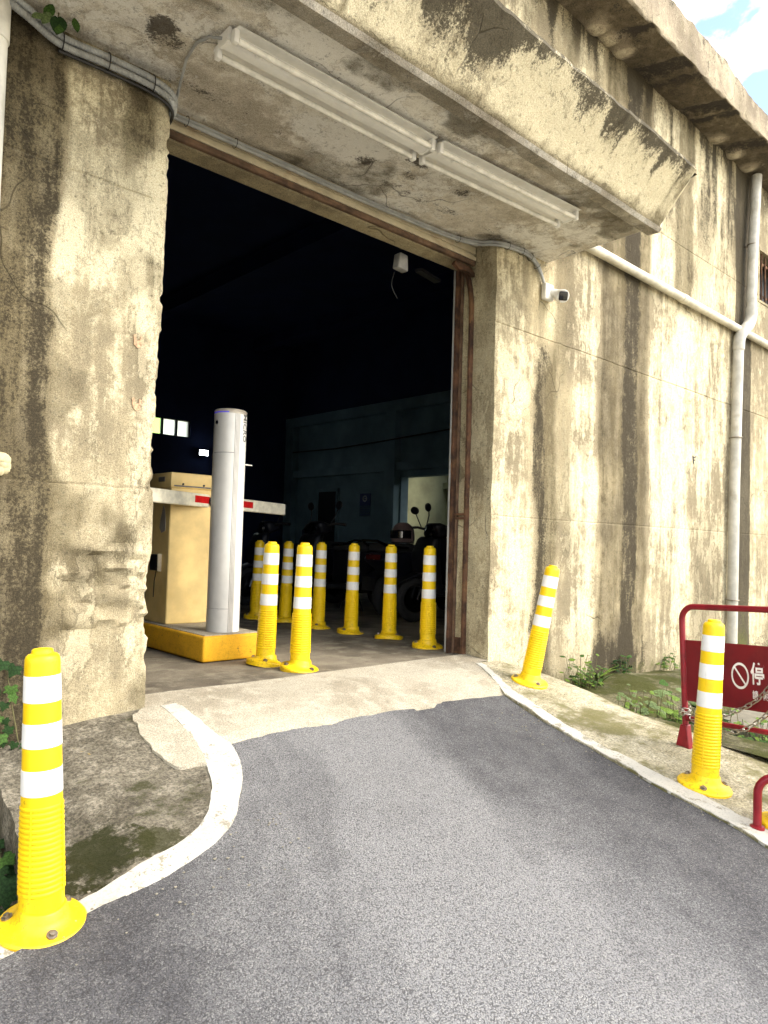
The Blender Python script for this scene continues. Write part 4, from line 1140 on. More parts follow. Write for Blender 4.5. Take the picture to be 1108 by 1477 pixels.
# ------------------------------------------------------------------ fluorescent fixtures on the soffit
def make_fixture():
    root = thing('tube_light', '', 'light fixture', group='fluorescent fixtures under the canopy')
    L_ = 1.27
    m = MB(); m.prism([(-0.050, 0.0), (0.050, 0.0), (0.036, -0.050), (0.022, -0.058), (-0.022, -0.058), (-0.036, -0.050)], 'x', -L_ / 2, L_ / 2, 0.002, 1); m.build('housing', 'fixture_white', root, angle=20)
    for s in (-1, 1):
        m = MB(); m.prism([(0, -0.002), (s * 0.115, -0.018), (s * 0.118, -0.024), (s * 0.113, -0.023), (0, -0.010)], 'x', -L_ / 2 + 0.01, L_ / 2 - 0.01); m.build('reflector', 'fixture_white', root, angle=20)
        m = MB(); m.tube([(-L_ / 2 + 0.03, s * 0.075, -0.062), (L_ / 2 - 0.03, s * 0.075, -0.062)], 0.0145, 14); m.build('tube', 'tube_glass', root)
        for e in (-1, 1):
            m = MB(); m.box((e * (L_ / 2 - 0.014), s * 0.075, -0.050), (0.026, 0.034, 0.062), bevel=0.005, seg=2); m.build('lamp_holder', 'fixture_white', root)
    m = MB(); m.lathe([(0.012, 0), (0.012, -0.012), (0.006, -0.016), (0.0001, -0.016)], 10, Matrix.Translation((-0.48, -0.03, -0.05))); m.build('starter', 'fixture_white', root)
    for e in (-1, 1):
        m = MB(); m.prism([(-0.055, 0.001), (0.055, 0.001), (0.040, -0.054), (0.024, -0.062), (-0.024, -0.062), (-0.040, -0.054)], 'x', e * L_ / 2 - 0.006, e * L_ / 2 + 0.006); m.build('end_plate', 'fixture_white', root, angle=20)
    return root
fx = make_fixture()
fx.matrix_world = Matrix.Translation((2.205, 2.865, 3.084)) @ Matrix.Rotation(R(-0.6), 4, 'Z')
fx['label'] = 'white twin tube light under the canopy, the one nearer the left pillar'
f2 = copy_tree(fx)
f2.matrix_world = Matrix.Translation((3.508, 2.810, 3.084)) @ Matrix.Rotation(R(-3.6), 4, 'Z')
f2['label'] = 'white twin tube light under the canopy, the one farther right'
m = MB(); m.tube([(1.565, 2.88, 3.06), (1.53, 2.93, 3.075), (1.51, 3.02, 3.08), (1.53, 3.15, 3.08), (1.57, 3.28, 3.06), (1.60, 3.38, 3.03), (1.61, 3.44, 3.0)], 0.007, 8)
tag(m.build('light_cable', 'conduit_grey'), 'thin grey cable hanging from the left end of the tube light', 'cable')

# ------------------------------------------------------------------ conduits
def smooth_path(pts, n=12):
    P = [Vector(p) for p in pts]; out = []
    for i in range(len(P) - 1):
        p0, p1, p2, p3 = P[max(i - 1, 0)], P[i], P[i + 1], P[min(i + 2, len(P) - 1)]
        for k in range(n):
            t = k / n
            out.append(0.5 * ((2 * p1) + (-p0 + p2) * t + (2 * p0 - 5 * p1 + 4 * p2 - p3) * t * t + (-p0 + 3 * p1 - 3 * p2 + p3) * t ** 3))
    return out + [P[-1]]
def corrugated(pts, r, pitch=0.012):
    P = smooth_path(pts, 14)
    # resample by pitch/2
    out, acc = [P[0]], 0
    for a, b in zip(P[:-1], P[1:]):
        L_ = (b - a).length
        while acc + L_ >= pitch / 2:
            t = (pitch / 2 - acc) / L_; a = a + (b - a) * t; out.append(a.copy()); L_ = (b - a).length; acc = 0
        acc += L_
    rs = [r * (1.0 if k % 2 else 0.86) for k in range(len(out))]
    return out, rs
base_c = [(0.2, 3.26, 3.06), (0.70, 3.27, 3.035), (0.86, 3.30, 3.02), (1.02, 3.345, 2.995), (1.22, 3.352, 3.005), (1.42, 3.352, 3.005), (1.535, 3.352, 2.985), (1.578, 3.365, 2.955), (1.592, 3.42, 2.94), (1.605, 3.52, 2.945)]
fc = thing('flexible_conduit_bundle', 'pair of grey ribbed flexible conduits clipped along the top of the left pillar', 'conduit', (0.9, 3.35, 3.0))
for dz, dy in ((0.0, 0.0), (0.033, -0.006)):
    p, rs = corrugated([(x, y + dy, z + dz) for x, y, z in base_c], 0.0165)
    m = MB(); m.tube(p, rs, 10); child(m.build('conduit', 'conduit_grey'), fc)
m = MB(); m.tube(smooth_path([(x, y + 0.012, z - 0.026) for x, y, z in base_c[3:]]), 0.008, 6); child(m.build('black_cable', 'tie_black'), fc)
for x, y, z in ((1.03, 3.345, 3.012), (1.24, 3.352, 3.022), (1.46, 3.352, 3.018)):
    m = MB(); m.torus((x, y, z), 0.042, 0.003, (1, 0, 0), 20, 6)
    for v in m.bm.verts: v.co.y = y + (v.co.y - y) * 0.62
    child(m.build('cable_tie', 'tie_black'), fc)
hc = thing('door_head_conduit', 'pair of grey conduits running above the door head to the right', 'conduit', (2.8, 3.55, 2.98))
for dz, dy, r in ((0.014, 0, 0.0105), (0.035, 0.006, 0.0105)):
    pts = smooth_path([(1.60, 3.565 + dy, 3.018 + dz), (2.2, 3.57 + dy, 3.022 + dz), (3.0, 3.57 + dy, 3.025 + dz), (3.8, 3.555 + dy, 3.035 + dz), (4.06, 3.50 + dy, 3.04 + dz), (4.13, 3.42, 3.035 + dz), (4.20, 3.365, 3.03 + dz), (4.38, 3.360, 3.045 + dz), (4.50, 3.362, 3.045 + dz), (4.60, 3.365, 3.015 + dz), (4.67, 3.367, 2.96 + dz), (4.725, 3.368, 2.90 + dz * 0.3)])
    m = MB(); m.tube(pts, r, 10); child(m.build('conduit', 'conduit_grey'), hc)
for x, y, z in ((1.75, 3.57, 3.035), (2.05, 3.575, 3.037), (3.9, 3.545, 3.05), (4.25, 3.363, 3.05), (4.42, 3.361, 3.06), (4.535, 3.364, 3.05), (4.63, 3.366, 3.005)):
    m = MB(); m.torus((x, y, z + 0.008), 0.027, 0.002, (1, 0, 0 if x < 4.6 else -0.8), 18, 6); child(m.build('cable_tie', 'tie_black'), hc)

# ------------------------------------------------------------------ security camera
sc_ = thing('security_camera', 'small white security camera with a black face on the right wall', 'security camera', (4.77, 3.385, 2.84))
sc_.scale = (1.05, 1.05, 1.05)
m = MB(); m.box((0, -0.02, 0), (0.11, 0.045, 0.125), bevel=0.012, seg=3); m.build('base', 'camera_white', sc_)
m = MB(); m.tube([(0.03, -0.03, 0.0), (0.05, -0.075, -0.01), (0.055, -0.10, -0.018)], [0.034, 0.032, 0.030], 18); m.build('arm', 'camera_white', sc_)
aim = Vector((-0.72, -0.9, -0.42)).normalized()
cm_ = Matrix.Translation((0.055, -0.10, -0.03)) @ aim.to_track_quat('Z', 'Y').to_matrix().to_4x4()
m = MB(); m.lathe([(0.030, -0.045), (0.046, -0.03), (0.048, 0.06), (0.044, 0.066)], 28, cm_); bo = m.build('body', 'camera_white', sc_)
m = MB(); m.box((0, 0, 0.066), (0.066, 0.066, 0.012), bevel=0.010, seg=3); m.bm.transform(cm_); m.build('face', 'lens_black', sc_)
m = MB(); m.lathe([(0.012, 0.066), (0.012, 0.074), (0.0001, 0.076)], 16, cm_); m.build('lens', 'lens_black', sc_)

# ------------------------------------------------------------------ pipes
p1 = thing('downpipe', 'white plastic downpipe at the far left of the wall', 'pipe', (0.775, 3.31, -0.6))
m = MB(); m.tube([(0.755, 3.31, -0.6), (0.745, 3.31, 2.90)], 0.057, 24); child(m.build('pipe', 'pvc_white'), p1)
m = MB(); m.tube([(0.745, 3.31, 2.86), (0.745, 3.31, 3.10)], 0.063, 24); child(m.build('socket', 'pvc_white'), p1)
m = MB()
for k in range(9):
    m.ellipsoid((0.835 + 0.03 * random.random() + 0.02, 3.34 + 0.01 * random.random(), 1.06 + 0.07 * random.random()), (0.022 + 0.012 * random.random(), 0.02, 0.02 + 0.01 * random.random()), seg=10)
tag(m.build('foam_patch', 'foam_cream'), 'lump of cream expanding foam on the wall beside the white downpipe', 'foam')
p2 = thing('drain_pipe', 'grey-white plastic drain pipe with an offset running down the right wall', 'pipe', (8.30, 3.32, -0.3))
m = MB(); m.tube([(8.265, 3.32, -0.4), (8.30, 3.32, 1.6), (8.375, 3.32, 3.18)], 0.056, 20); child(m.build('pipe', 'pvc_grey'), p2)
m = MB(); m.tube([(8.66, 3.30, 3.56), (8.72, 3.30, 4.5), (8.80, 3.30, 5.25)], 0.056, 20); child(m.build('pipe', 'pvc_grey'), p2)
m = MB(); m.tube(smooth_path([(8.372, 3.32, 3.10), (8.378, 3.315, 3.22), (8.44, 3.30, 3.32), (8.58, 3.30, 3.42), (8.655, 3.30, 3.52), (8.66, 3.30, 3.64)], 6), 0.064, 20); child(m.build('elbow', 'pvc_grey'), p2)
for z, x in ((0.30, 8.272), (2.1, 8.318), (4.4, 8.713)):
    m = MB(); m.torus((x, 3.31, z), 0.058, 0.006, (0, 0, 1), 24, 6).box((x, 3.36, z), (0.02, 0.06, 0.015)); child(m.build('clamp', 'bolt_steel'), p2)
m = MB(); m.tube([(4.9, 3.335, 3.37), (9.0, 3.335, 3.345), (14, 3.335, 3.33)], 0.042, 18)
p3 = thing('wall_pipe', 'horizontal cream plastic pipe running along the right wall', 'pipe', (4.9, 3.335, 3.37))
child(m.build('pipe', 'pvc_cream'), p3)
for x in (7.05, 10.6):
    m = MB(); m.tube([(x - 0.05, 3.335, 3.357), (x + 0.05, 3.335, 3.357)], 0.047, 18); child(m.build('coupling', 'pvc_cream'), p3)

# ------------------------------------------------------------------ red sign frame, hoop, chain
FO = Vector((4.013, 1.85, float(gz(4.013, 1.85)) + 0.01))
fdir = Vector((-0.13, -0.99, 0.052)).normalized()
fup = Vector((0.0, 0.0, 1.0)); fnx = fdir.cross(fup).normalized()       # panel normal
fup = fnx.cross(fdir).normalized()
if fup.z < 0: fup = -fup
nrm = Vector((-1, 0.13, 0)).normalized()
FM = Matrix((fdir, fup, nrm)).transposed().to_4x4(); FM.translation = FO      # local: u along frame, v up, w to viewer
rf = thing('sign_frame', 'red tubular stand with a dark red no-parking sign panel', 'sign', tuple(FO))
def fpart(mb, name, mat, **k):
    mb.bm.transform(FM); return child(mb.build(name, mat, **k), rf)
Wd, Ht = 1.30, 0.785
m = MB(); m.tube([(0, 0.02, 0)] + [(0, 0.68, 0)] + [(0.075 - 0.075 * math.cos(t), 0.705 + 0.075 * math.sin(t), 0) for t in np.linspace(0.1, math.pi / 2, 7)] + [(Wd - 0.075 + 0.075 * math.sin(t), 0.705 + 0.075 * math.cos(t), 0) for t in np.linspace(0, math.pi / 2, 7)] + [(Wd, 0.02, 0)], 0.0165, 14); fpart(m, 'tube_frame', 'red_metal')
m = MB(); m.tube([(0, 0.165, 0), (Wd, 0.165, 0)], 0.0145, 12); fpart(m, 'lower_rail', 'red_metal')
m = MB(); m.box((Wd / 2, 0.428, 0), (Wd - 0.035, 0.334, 0.004), bevel=0.001); fpart(m, 'sign_panel', 'sign_red')
for u in (0, Wd):
    m = MB(); m.prism([(-0.020, 0.13), (0.020, 0.13), (0.030, 0.0), (-0.055 if u == 0 else -0.03, 0.0)], 'z', -0.022, 0.022, 0.004, 1, mat=Matrix.Translation((u, 0, 0))); fpart(m, 'foot', 'red_metal')
cx_, cv = 0.325, 0.432
m = MB(); seg = 40
ring = [[m.bm.verts.new((cx_ + r * 0.70 * math.cos(2 * math.pi * k / seg), cv + r * math.sin(2 * math.pi * k / seg), 0.0035)) for k in range(seg)] for r in (0.0555, 0.068)]
for k in range(seg): m.bm.faces.new((ring[0][k], ring[0][(k + 1) % seg], ring[1][(k + 1) % seg], ring[1][k]))
q1, q2 = Vector((cx_ - 0.028, cv + 0.042, 0.0036)), Vector((cx_ + 0.028, cv - 0.042, 0.0036)); dd = (q2 - q1).normalized(); pp = Vector((-dd.y, dd.x, 0)) * 0.0045
m.bm.faces.new([m.bm.verts.new(q) for q in (q1 + pp, q2 + pp, q2 - pp, q1 - pp)])
fpart(m, 'no_entry_mark', 'sign_white', smooth=False)
m = MB()
ring = [[m.bm.verts.new((0.175 + r * 0.70 * math.cos(2 * math.pi * k / seg), cv + 0.004 + r * math.sin(2 * math.pi * k / seg), 0.0035)) for k in range(seg)] for r in (0.0555, 0.068)]
for k in range(seg): m.bm.faces.new((ring[0][k], ring[0][(k + 1) % seg], ring[1][(k + 1) % seg], ring[1][k]))
q1, q2 = Vector((0.175 - 0.028, cv + 0.046, 0.0036)), Vector((0.175 + 0.028, cv - 0.038, 0.0036)); dd = (q2 - q1).normalized(); pp = Vector((-dd.y, dd.x, 0)) * 0.0045
m.bm.faces.new([m.bm.verts.new(q) for q in (q1 + pp, q2 + pp, q2 - pp, q1 - pp)])
fpart(m, 'no_entry_mark', 'sign_white', smooth=False)
for body, u, v, s, wd, bo_ in (('停', 0.417, 0.442, 0.118, 0.62, 0.0022), ('車', 0.535, 0.442, 0.118, 0.62, 0.0022), ('請', 0.402, 0.340, 0.046, 0.66, 0.0006), ('附', 0.457, 0.340, 0.046, 0.66, 0.0006), ('鎖', 0.515, 0.340, 0.046, 0.66, 0.0006)):
    child(text_mesh('lettering', body, s, 'sign_white', FM @ Matrix.Translation((u, v, 0.0032)), None, wd, 0.0004, bo_), rf)
# chain strands in front of the panel, and the coil on the post
def link_mesh(name):
    m = MB(); a, b, r = 0.0170, 0.0105, 0.0034
    P = [(a * math.copysign(1, math.cos(t)) * 0.6 + b * math.cos(t), b * math.sin(t), 0) for t in np.linspace(0, 2 * math.pi, 17)[:-1]]
    P = [Vector(p) for p in P]; n = len(P); rings = []
    for i in range(n):
        t = (P[(i + 1) % n] - P[i - 1]).normalized(); nx = Vector((0, 0, 1)); ny = t.cross(nx)
        rings.append([m.bm.verts.new(P[i] + (nx * math.cos(k * math.pi / 3) + ny * math.sin(k * math.pi / 3)) * r) for k in range(6)])
    for i in range(n):
        for k in range(6): m.bm.faces.new((rings[i][k], rings[i][(k + 1) % 6], rings[(i + 1) % n][(k + 1) % 6], rings[(i + 1) % n][k]))
    return m
proto = link_mesh('chain_link').build('chain_link', 'chain_steel')
link_me = proto.data; bpy.data.objects.remove(proto)
def chain(label, pts):
    P = smooth_path(pts, 30); pitch = 0.0335
    root = thing('chain', label, 'chain', tuple(P[0]), group='steel chains on the red sign frame')
    res, acc = [P[0].copy()], 0
    for a, b in zip(P[:-1], P[1:]):
        L_ = (b - a).length
        while L_ > 1e-9 and acc + L_ >= pitch:
            a = a + (b - a) * ((pitch - acc) / L_); res.append(a.copy()); L_ = (b - a).length; acc = 0
        acc += L_
    for i in range(len(res) - 1):
        d_ = res[i + 1] - res[i]
        o = bpy.data.objects.new('link', link_me); COL.objects.link(o); o.parent = root
        q = d_.to_track_quat('X', 'Z').to_matrix().to_4x4() @ Matrix.Rotation(R(25 + 90 * (i % 2)), 4, 'X')
        o.matrix_local = Matrix.Translation((res[i] + res[i + 1]) / 2 - P[0]) @ q
fw = lambda u, v, w: FM @ Vector((u, v, w))
chain('steel chain slanting across the red panel, the upper of two strands', [fw(0.72, 0.58, 0.05), fw(0.55, 0.46, 0.035), fw(0.40, 0.305, 0.030), fw(0.20, 0.205, 0.028), fw(0.03, 0.175, 0.026)])
chain('steel chain slanting below the red panel, the lower of two strands', [fw(0.80, 0.56, 0.06), fw(0.60, 0.40, 0.05), fw(0.47, 0.255, 0.040), fw(0.34, 0.16, 0.034), fw(0.18, 0.125, 0.032), fw(0.04, 0.165, 0.030)])
chain('short coil of steel chain wound around the red post', [fw(0.026 * math.cos(t), 0.185 + 0.0035 * t, 0.026 * math.sin(t)) for t in np.linspace(0, 4 * math.pi, 17)])
# low red hoop cut by the right edge
UO = Vector((3.36, 1.235, float(gz(3.36, 1.235)) + 0.02))
hp = thing('hoop_rail', 'low red tubular hoop at the right edge beside the white line', 'rail', tuple(UO))
ud = Vector((0.35, -0.93, 0.02)).normalized()
m = MB(); Wd2, Ht2, rr = 0.55, 0.215, 0.075
loc2 = [(0, 0)] + [(0, Ht2 - rr)] + [(rr - rr * math.cos(t), Ht2 - rr + rr * math.sin(t)) for t in np.linspace(0.2, math.pi / 2, 6)] + [(Wd2 - rr + rr * math.sin(t), Ht2 - rr + rr * math.cos(t)) for t in np.linspace(0, math.pi / 2, 6)] + [(Wd2, 0)]
m.tube([UO + ud * a + Vector((0, 0, b)) for a, b in loc2], 0.0175, 14); child(m.build('tube', 'red_metal'), hp)
for a in (0, Wd2):
    m = MB(); m.lathe([(0.03, -0.03), (0.03, 0.0), (0.018, 0.004)], 14, Matrix.Translation(UO + ud * a)); child(m.build('foot', 'red_metal'), hp)

# ------------------------------------------------------------------ inside: scooters, helmets, notices, lamp
def make_scooter(col_):
    root = thing('scooter', '', 'scooter', group='scooters parked behind the bollards')
    for x in (-0.60, 0.62):
        w = MB(); w.torus((x, 0, 0.235), 0.180, 0.055, (0, 1, 0), 26, 10); wh = w.build('wheel', 'rubber', root)
        w = MB(); w.lathe([(0.135, -0.03), (0.11, -0.02), (0.03, -0.035), (0.03, 0.035), (0.11, 0.02), (0.135, 0.03)], 20, Matrix.Translation((x, 0, 0.235)) @ Matrix.Rotation(R(90), 4, 'X')); w.build('rim', 'bike_chrome', wh)
    m = MB(); m.prism([(-0.86, 0.62), (-0.80, 0.70), (-0.45, 0.72), (0.06, 0.70), (0.07, 0.34), (-0.15, 0.30), (-0.45, 0.36), (-0.66, 0.52)], 'y', -0.155, 0.155, 0.035, 3); m.build('rear_body', col_, root)
    m = MB(); m.prism([(-0.80, 0.715), (-0.78, 0.80), (-0.30, 0.81), (-0.05, 0.765), (0.09, 0.755), (0.08, 0.70)], 'y', -0.135, 0.135, 0.03, 3); m.build('seat', 'rubber', root)
    m = MB(); m.prism([(-0.20, 0.27), (0.42, 0.27), (0.42, 0.33), (-0.10, 0.33)], 'y', -0.16, 0.16, 0.015, 2); m.build('floorboard', 'black_plastic', root)
    m = MB(); m.prism([(0.36, 0.27), (0.44, 0.30), (0.56, 0.52), (0.58, 0.70), (0.50, 0.88), (0.42, 0.90), (0.42, 0.70)], 'y', -0.185, 0.185, 0.04, 3); m.build('front_shield', col_, root)
    m = MB(); m.prism([(0.40, 0.88), (0.46, 1.0), (0.40, 1.04), (0.27, 1.0), (0.26, 0.93)], 'y', -0.13, 0.13, 0.03, 3); m.build('handlebar_cover', col_, root)
    m = MB(); m.lathe([(0.075, 0), (0.07, 0.03), (0.0001, 0.045)], 18, Matrix.Translation((0.45, 0, 0.945)) @ Matrix.Rotation(R(78), 4, 'Y')); m.build('headlight', 'bike_chrome', root)
    m = MB(); m.prism([(0.42, 0.42), (0.60, 0.52), (0.85, 0.42), (0.90, 0.30), (0.82, 0.40), (0.62, 0.48), (0.45, 0.38)], 'y', -0.075, 0.075, 0.012, 2); m.build('front_fender', col_, root)
    for s in (-1, 1):
        m = MB(); m.tube([(0.50, s * 0.085, 0.60), (0.62, s * 0.085, 0.235)], 0.02, 10); m.build('fork', 'bike_chrome', root)
        m = MB(); m.tube([(0.34, s * 0.10, 0.98), (0.30, s * 0.24, 1.01), (0.25, s * 0.36, 1.0)], [0.016, 0.016, 0.019], 10); m.build('grip', 'rubber', root)
        m = MB(); m.tube([(0.36, s * 0.22, 1.0), (0.31, s * 0.25, 1.12), (0.30, s * 0.27, 1.17)], 0.007, 8)
        mo = m.build('mirror_stalk', 'black_plastic', root)
        m = MB(); m.ellipsoid((0.30, s * 0.29, 1.215), (0.016, 0.066, 0.048), Matrix.Rotation(R(14 * s), 3, 'X')); m.build('mirror', 'bike_dark', mo)
    m = MB(); m.tube([(-0.45, 0.16, 0.76), (-0.80, 0.14, 0.78), (-0.93, 0.10, 0.83), (-0.93, -0.10, 0.83), (-0.80, -0.14, 0.78), (-0.45, -0.16, 0.76)], 0.014, 8); m.build('grab_rail', 'bike_chrome', root)
    m = MB(); m.box((-0.855, 0, 0.655), (0.04, 0.2, 0.06), bevel=0.015, seg=2); m.build('tail_light', 'tail_red', root)
    m = MB(); m.prism([(-0.75, 0.50), (-0.60, 0.56), (-0.88, 0.44), (-0.95, 0.30), (-0.93, 0.44)], 'y', -0.08, 0.08); m.build('rear_fender', 'black_plastic', root)
    m = MB(); m.tube([(-0.05, 0.16, 0.24), (-0.45, 0.19, 0.25), (-0.85, 0.20, 0.32)], [0.02, 0.045, 0.042], 12); m.build('exhaust', 'bike_chrome', root)
    m = MB(); m.tube([(-0.1, -0.10, 0.28), (-0.12, -0.24, 0.01)], 0.010, 8).tube([(-0.1, 0.10, 0.28), (-0.12, 0.24, 0.01)], 0.010, 8); m.build('stand', 'black_plastic', root)
    return root
s1 = make_scooter('bike_dark'); s2 = make_scooter('bike_navy')
spots = [(s1, 5.98, 5.22, 166, 'dark scooter nearest the rusty door track, its mirrors against the lit opening'),
         (None, 6.9, 4.95, 172, 'dark scooter half hidden behind the right door track, mirror and rail showing'),
         (s2, 6.05, 5.98, 10, 'dark scooter with a pale pink helmet on its seat'),
         (None, 5.45, 6.62, 176, 'dark scooter with raised mirrors below the blue notice'),
         (None, 5.40, 7.55, 170, 'dark scooter with a black helmet, farthest left of the row')]
for i, (src, x, y, rz, lab) in enumerate(spots):
    o = src if src else copy_tree(s1 if i % 2 else s2)
    o.location = (x, y, 0.003); o.rotation_euler = (0, 0, R(rz)); o['label'] = lab
def helmet(loc, rz, shell, label):
    t = thing('helmet', label, 'helmet', loc, (0, 0, R(rz)))
    m = MB(); m.lathe([(0.118, 0.0), (0.130, 0.04), (0.132, 0.09), (0.122, 0.15), (0.095, 0.20), (0.055, 0.228), (0.0001, 0.238)], 26); 
    for v in m.bm.verts: v.co.x *= 1.12
    m.build('shell', shell, t)
    m = MB(); m.lathe([(0.128, 0.05), (0.140, 0.06), (0.140, 0.13), (0.130, 0.145)], 26, cap=False)
    dele = [v for v in m.bm.verts if v.co.x < 0.03]; bmesh.ops.delete(m.bm, geom=dele, context='VERTS')
    for v in m.bm.verts: v.co.x *= 1.12
    m.build('visor', 'lens_black', t)
    m = MB(); m.torus((0, 0, 0.006), 0.120, 0.008, (0, 0, 1), 26, 6)
    for v in m.bm.verts: v.co.x *= 1.12
    m.build('trim', 'rubber', t)
helmet((5.72, 5.92, 0.815), 200, 'helmet_pink', 'pale pink open helmet resting on a scooter seat')
helmet((5.72, 7.60, 0.815), 200, 'bike_dark', 'black helmet resting on the farthest left scooter seat')

nt = thing('wall_notice', 'blue notice with a white emblem on the far inner wall', 'sign', (9.985, 11.5, 1.6))
m = MB(); m.box((0, 0, 0.10), (0.012, 0.34, 0.26)); m.build('header_panel', 'poster_blue', nt)
m = MB(); m.box((0, 0, -0.14), (0.010, 0.34, 0.22)); m.build('lower_panel', 'poster_pale', nt)
m = MB(); m.torus((-0.008, 0, 0.12), 0.055, 0.014, (1, 0, 0), 20, 6).box((-0.008, -0.02, 0.12), (0.006, 0.07, 0.02)); m.build('emblem', 'poster_white', nt)
for z in (-0.06, -0.11, -0.16, -0.21):
    m = MB(); m.box((-0.006, 0, z), (0.004, 0.28, 0.016)); m.build('text_line', 'poster_blue', nt)
dr = thing('inner_door', 'dark narrow door panel on the far inner wall beside the notice', 'door', (9.99, 12.75, 0))
m = MB(); m.box((-0.02, 0, 0.95), (0.04, 0.62, 1.9), bevel=0.004); m.build('leaf', 'door_dark', dr)
m = MB(); m.box((-0.02, 0.345, 0.98), (0.06, 0.06, 1.98)).box((-0.02, -0.345, 0.98), (0.06, 0.06, 1.98)).box((-0.02, 0, 1.94), (0.06, 0.75, 0.06)); m.build('frame', 'inner_wall', dr, smooth=False)
m = MB(); m.tube([(-0.05, -0.24, 1.0), (-0.09, -0.24, 1.0), (-0.09, -0.16, 1.0)], 0.01, 8); m.build('handle', 'bike_chrome', dr)

lp = thing('flood_light', 'small lit white flood light deep inside beside the silver column', 'lamp', (7.62, 14.1, 2.62))
m = MB(); m.prism([(-0.10, -0.06), (0.10, -0.06), (0.12, 0.06), (-0.12, 0.06)], 'y', 0.0, 0.08, 0.008, 2); m.build('housing', 'black_plastic', lp)
m = MB(); m.box((0, -0.006, 0), (0.20, 0.006, 0.11)); m.build('glass', 'lamp_glow', lp)
m = MB(); m.tube([(0, 0.08, 0.0), (0, 0.20, 0.02)], 0.02, 8); m.build('bracket', 'black_plastic', lp)
# white box and wire hanging under the lintel
hb = thing('hanging_sensor_box', 'small white box hanging below the lintel at the right of the door head', 'box', (3.66, 3.90, 2.91))
m = MB(); m.prism([(-0.05, -0.055), (0.055, -0.065), (0.045, 0.055), (-0.035, 0.06)], 'y', -0.035, 0.035, 0.01, 2); m.build('body', 'bag_white', hb)
m = MB(); m.tube([(0, 0, 0.10), (0.0, 0.0, 0.2)], 0.01, 8); m.build('stem', 'black_plastic', hb)
m = MB(); m.tube(smooth_path([(-0.06, 0, -0.09), (-0.08, 0.0, -0.2), (-0.02, 0, -0.28)]), 0.004, 6); m.build('wire', 'black_plastic', hb)
m = MB(); m.box((3.98, 3.92, 2.90), (0.28, 0.06, 0.025), Matrix.Rotation(R(12), 3, 'Z')); part(m.build('door_arm', 'black_plastic'))

# ------------------------------------------------------------------ plants
def leaf_mesh(kind):
    if kind == 'ivy':
        P = [(0, 0), (0.32, -0.18), (0.62, 0.02), (0.45, 0.22), (0.72, 0.48), (0.34, 0.52), (0.02, 1.0), (-0.32, 0.54), (-0.70, 0.46), (-0.46, 0.22), (-0.60, 0.0), (-0.30, -0.18)]
    elif kind == 'oval':
        P = [(0, 0), (0.16, 0.10), (0.28, 0.30), (0.30, 0.52), (0.20, 0.78), (0, 1.0), (-0.20, 0.78), (-0.30, 0.52), (-0.28, 0.30), (-0.16, 0.10)]
    elif kind == 'heart':
        P = [(0, 0.05), (0.22, -0.10), (0.45, 0.0), (0.52, 0.25), (0.38, 0.58), (0, 1.0), (-0.38, 0.58), (-0.52, 0.25), (-0.45, 0.0), (-0.22, -0.10)]
    else:
        P = [(0.03, 0), (0.055, 0.35), (0.04, 0.7), (0, 1.0), (-0.04, 0.7), (-0.055, 0.35), (-0.03, 0)]
    me = bpy.data.meshes.new('leaf_' + kind)
    bm = bmesh.new()
    c = bm.verts.new((0, 0.35, 0.04 if kind != 'blade' else 0.0))
    if kind == 'blade':
        bm.verts.remove(c)
        L_ = [bm.verts.new((0.05 * (1 - t) ** 0.6, t, -0.35 * t * t)) for t in (0, .25, .5, .75)]; Rr = [bm.verts.new((-0.05 * (1 - t) ** 0.6, t, -0.35 * t * t)) for t in (0, .25, .5, .75)]
        for i in range(3): bm.faces.new((L_[i], L_[i + 1], Rr[i + 1], Rr[i]))
        tip = bm.verts.new((0, 1.0, -0.40)); bm.faces.new((L_[3], tip, Rr[3]))
    else:
        vs = [bm.verts.new((x, y, -0.10 * abs(x) - 0.15 * max(0, y - 0.4) ** 2)) for x, y in P]
        for i in range(len(vs)): bm.faces.new((c, vs[i], vs[(i + 1) % len(vs)]))
    bm.to_mesh(me); bm.free()
    me.polygons.foreach_set('use_smooth', [True] * len(me.polygons))
    return me
LEAF = {}
for k in ('ivy', 'oval', 'heart', 'blade'):
    for mt in ('leaf_green', 'leaf_dark', 'leaf_bright', 'leaf_grey'):
        me = leaf_mesh(k); me.materials.append(M[mt]); LEAF[k, mt] = me
def put_leaf(root, kind, mt, pos, normal, tipdir, size):
    o = bpy.data.objects.new('leaf', LEAF[kind, mt]); COL.objects.link(o); o.parent = root
    n = Vector(normal).normalized(); t = Vector(tipdir); t = (t - n * t.dot(n)).normalized(); s = t.cross(n)
    m4 = Matrix((s * size, t * size, n * size)).transposed().to_4x4(); m4.translation = Vector(pos) - Vector(root.location)
    o.matrix_local = m4
rnd = random.Random(11)
def ivy(label, loc, stems, size, mts, n_out=(0, -1, 0), kind='ivy', per=9):
    root = thing('ivy_plant' if kind == 'ivy' else 'hanging_vine', label, 'plant', loc)
    for st_ in stems:
        P = smooth_path(st_, 8)
        m = MB(); m.tube(P, 0.003, 5); child(m.build('stem', 'stem'), root)
        for k in range(per):
            p = P[int((k + 0.5) / per * (len(P) - 1))]
            off = Vector((rnd.uniform(-.04, .04), rnd.uniform(-.035, -.008), rnd.uniform(-.03, .03)))
            nn = Vector(n_out) + Vector((rnd.uniform(-.5, .5), rnd.uniform(-.3, .3), rnd.uniform(-.1, .7)))
            put_leaf(root, kind, rnd.choice(mts), p + off, nn, (rnd.uniform(-.6, .6), -0.2, -1), size * rnd.uniform(.7, 1.25))
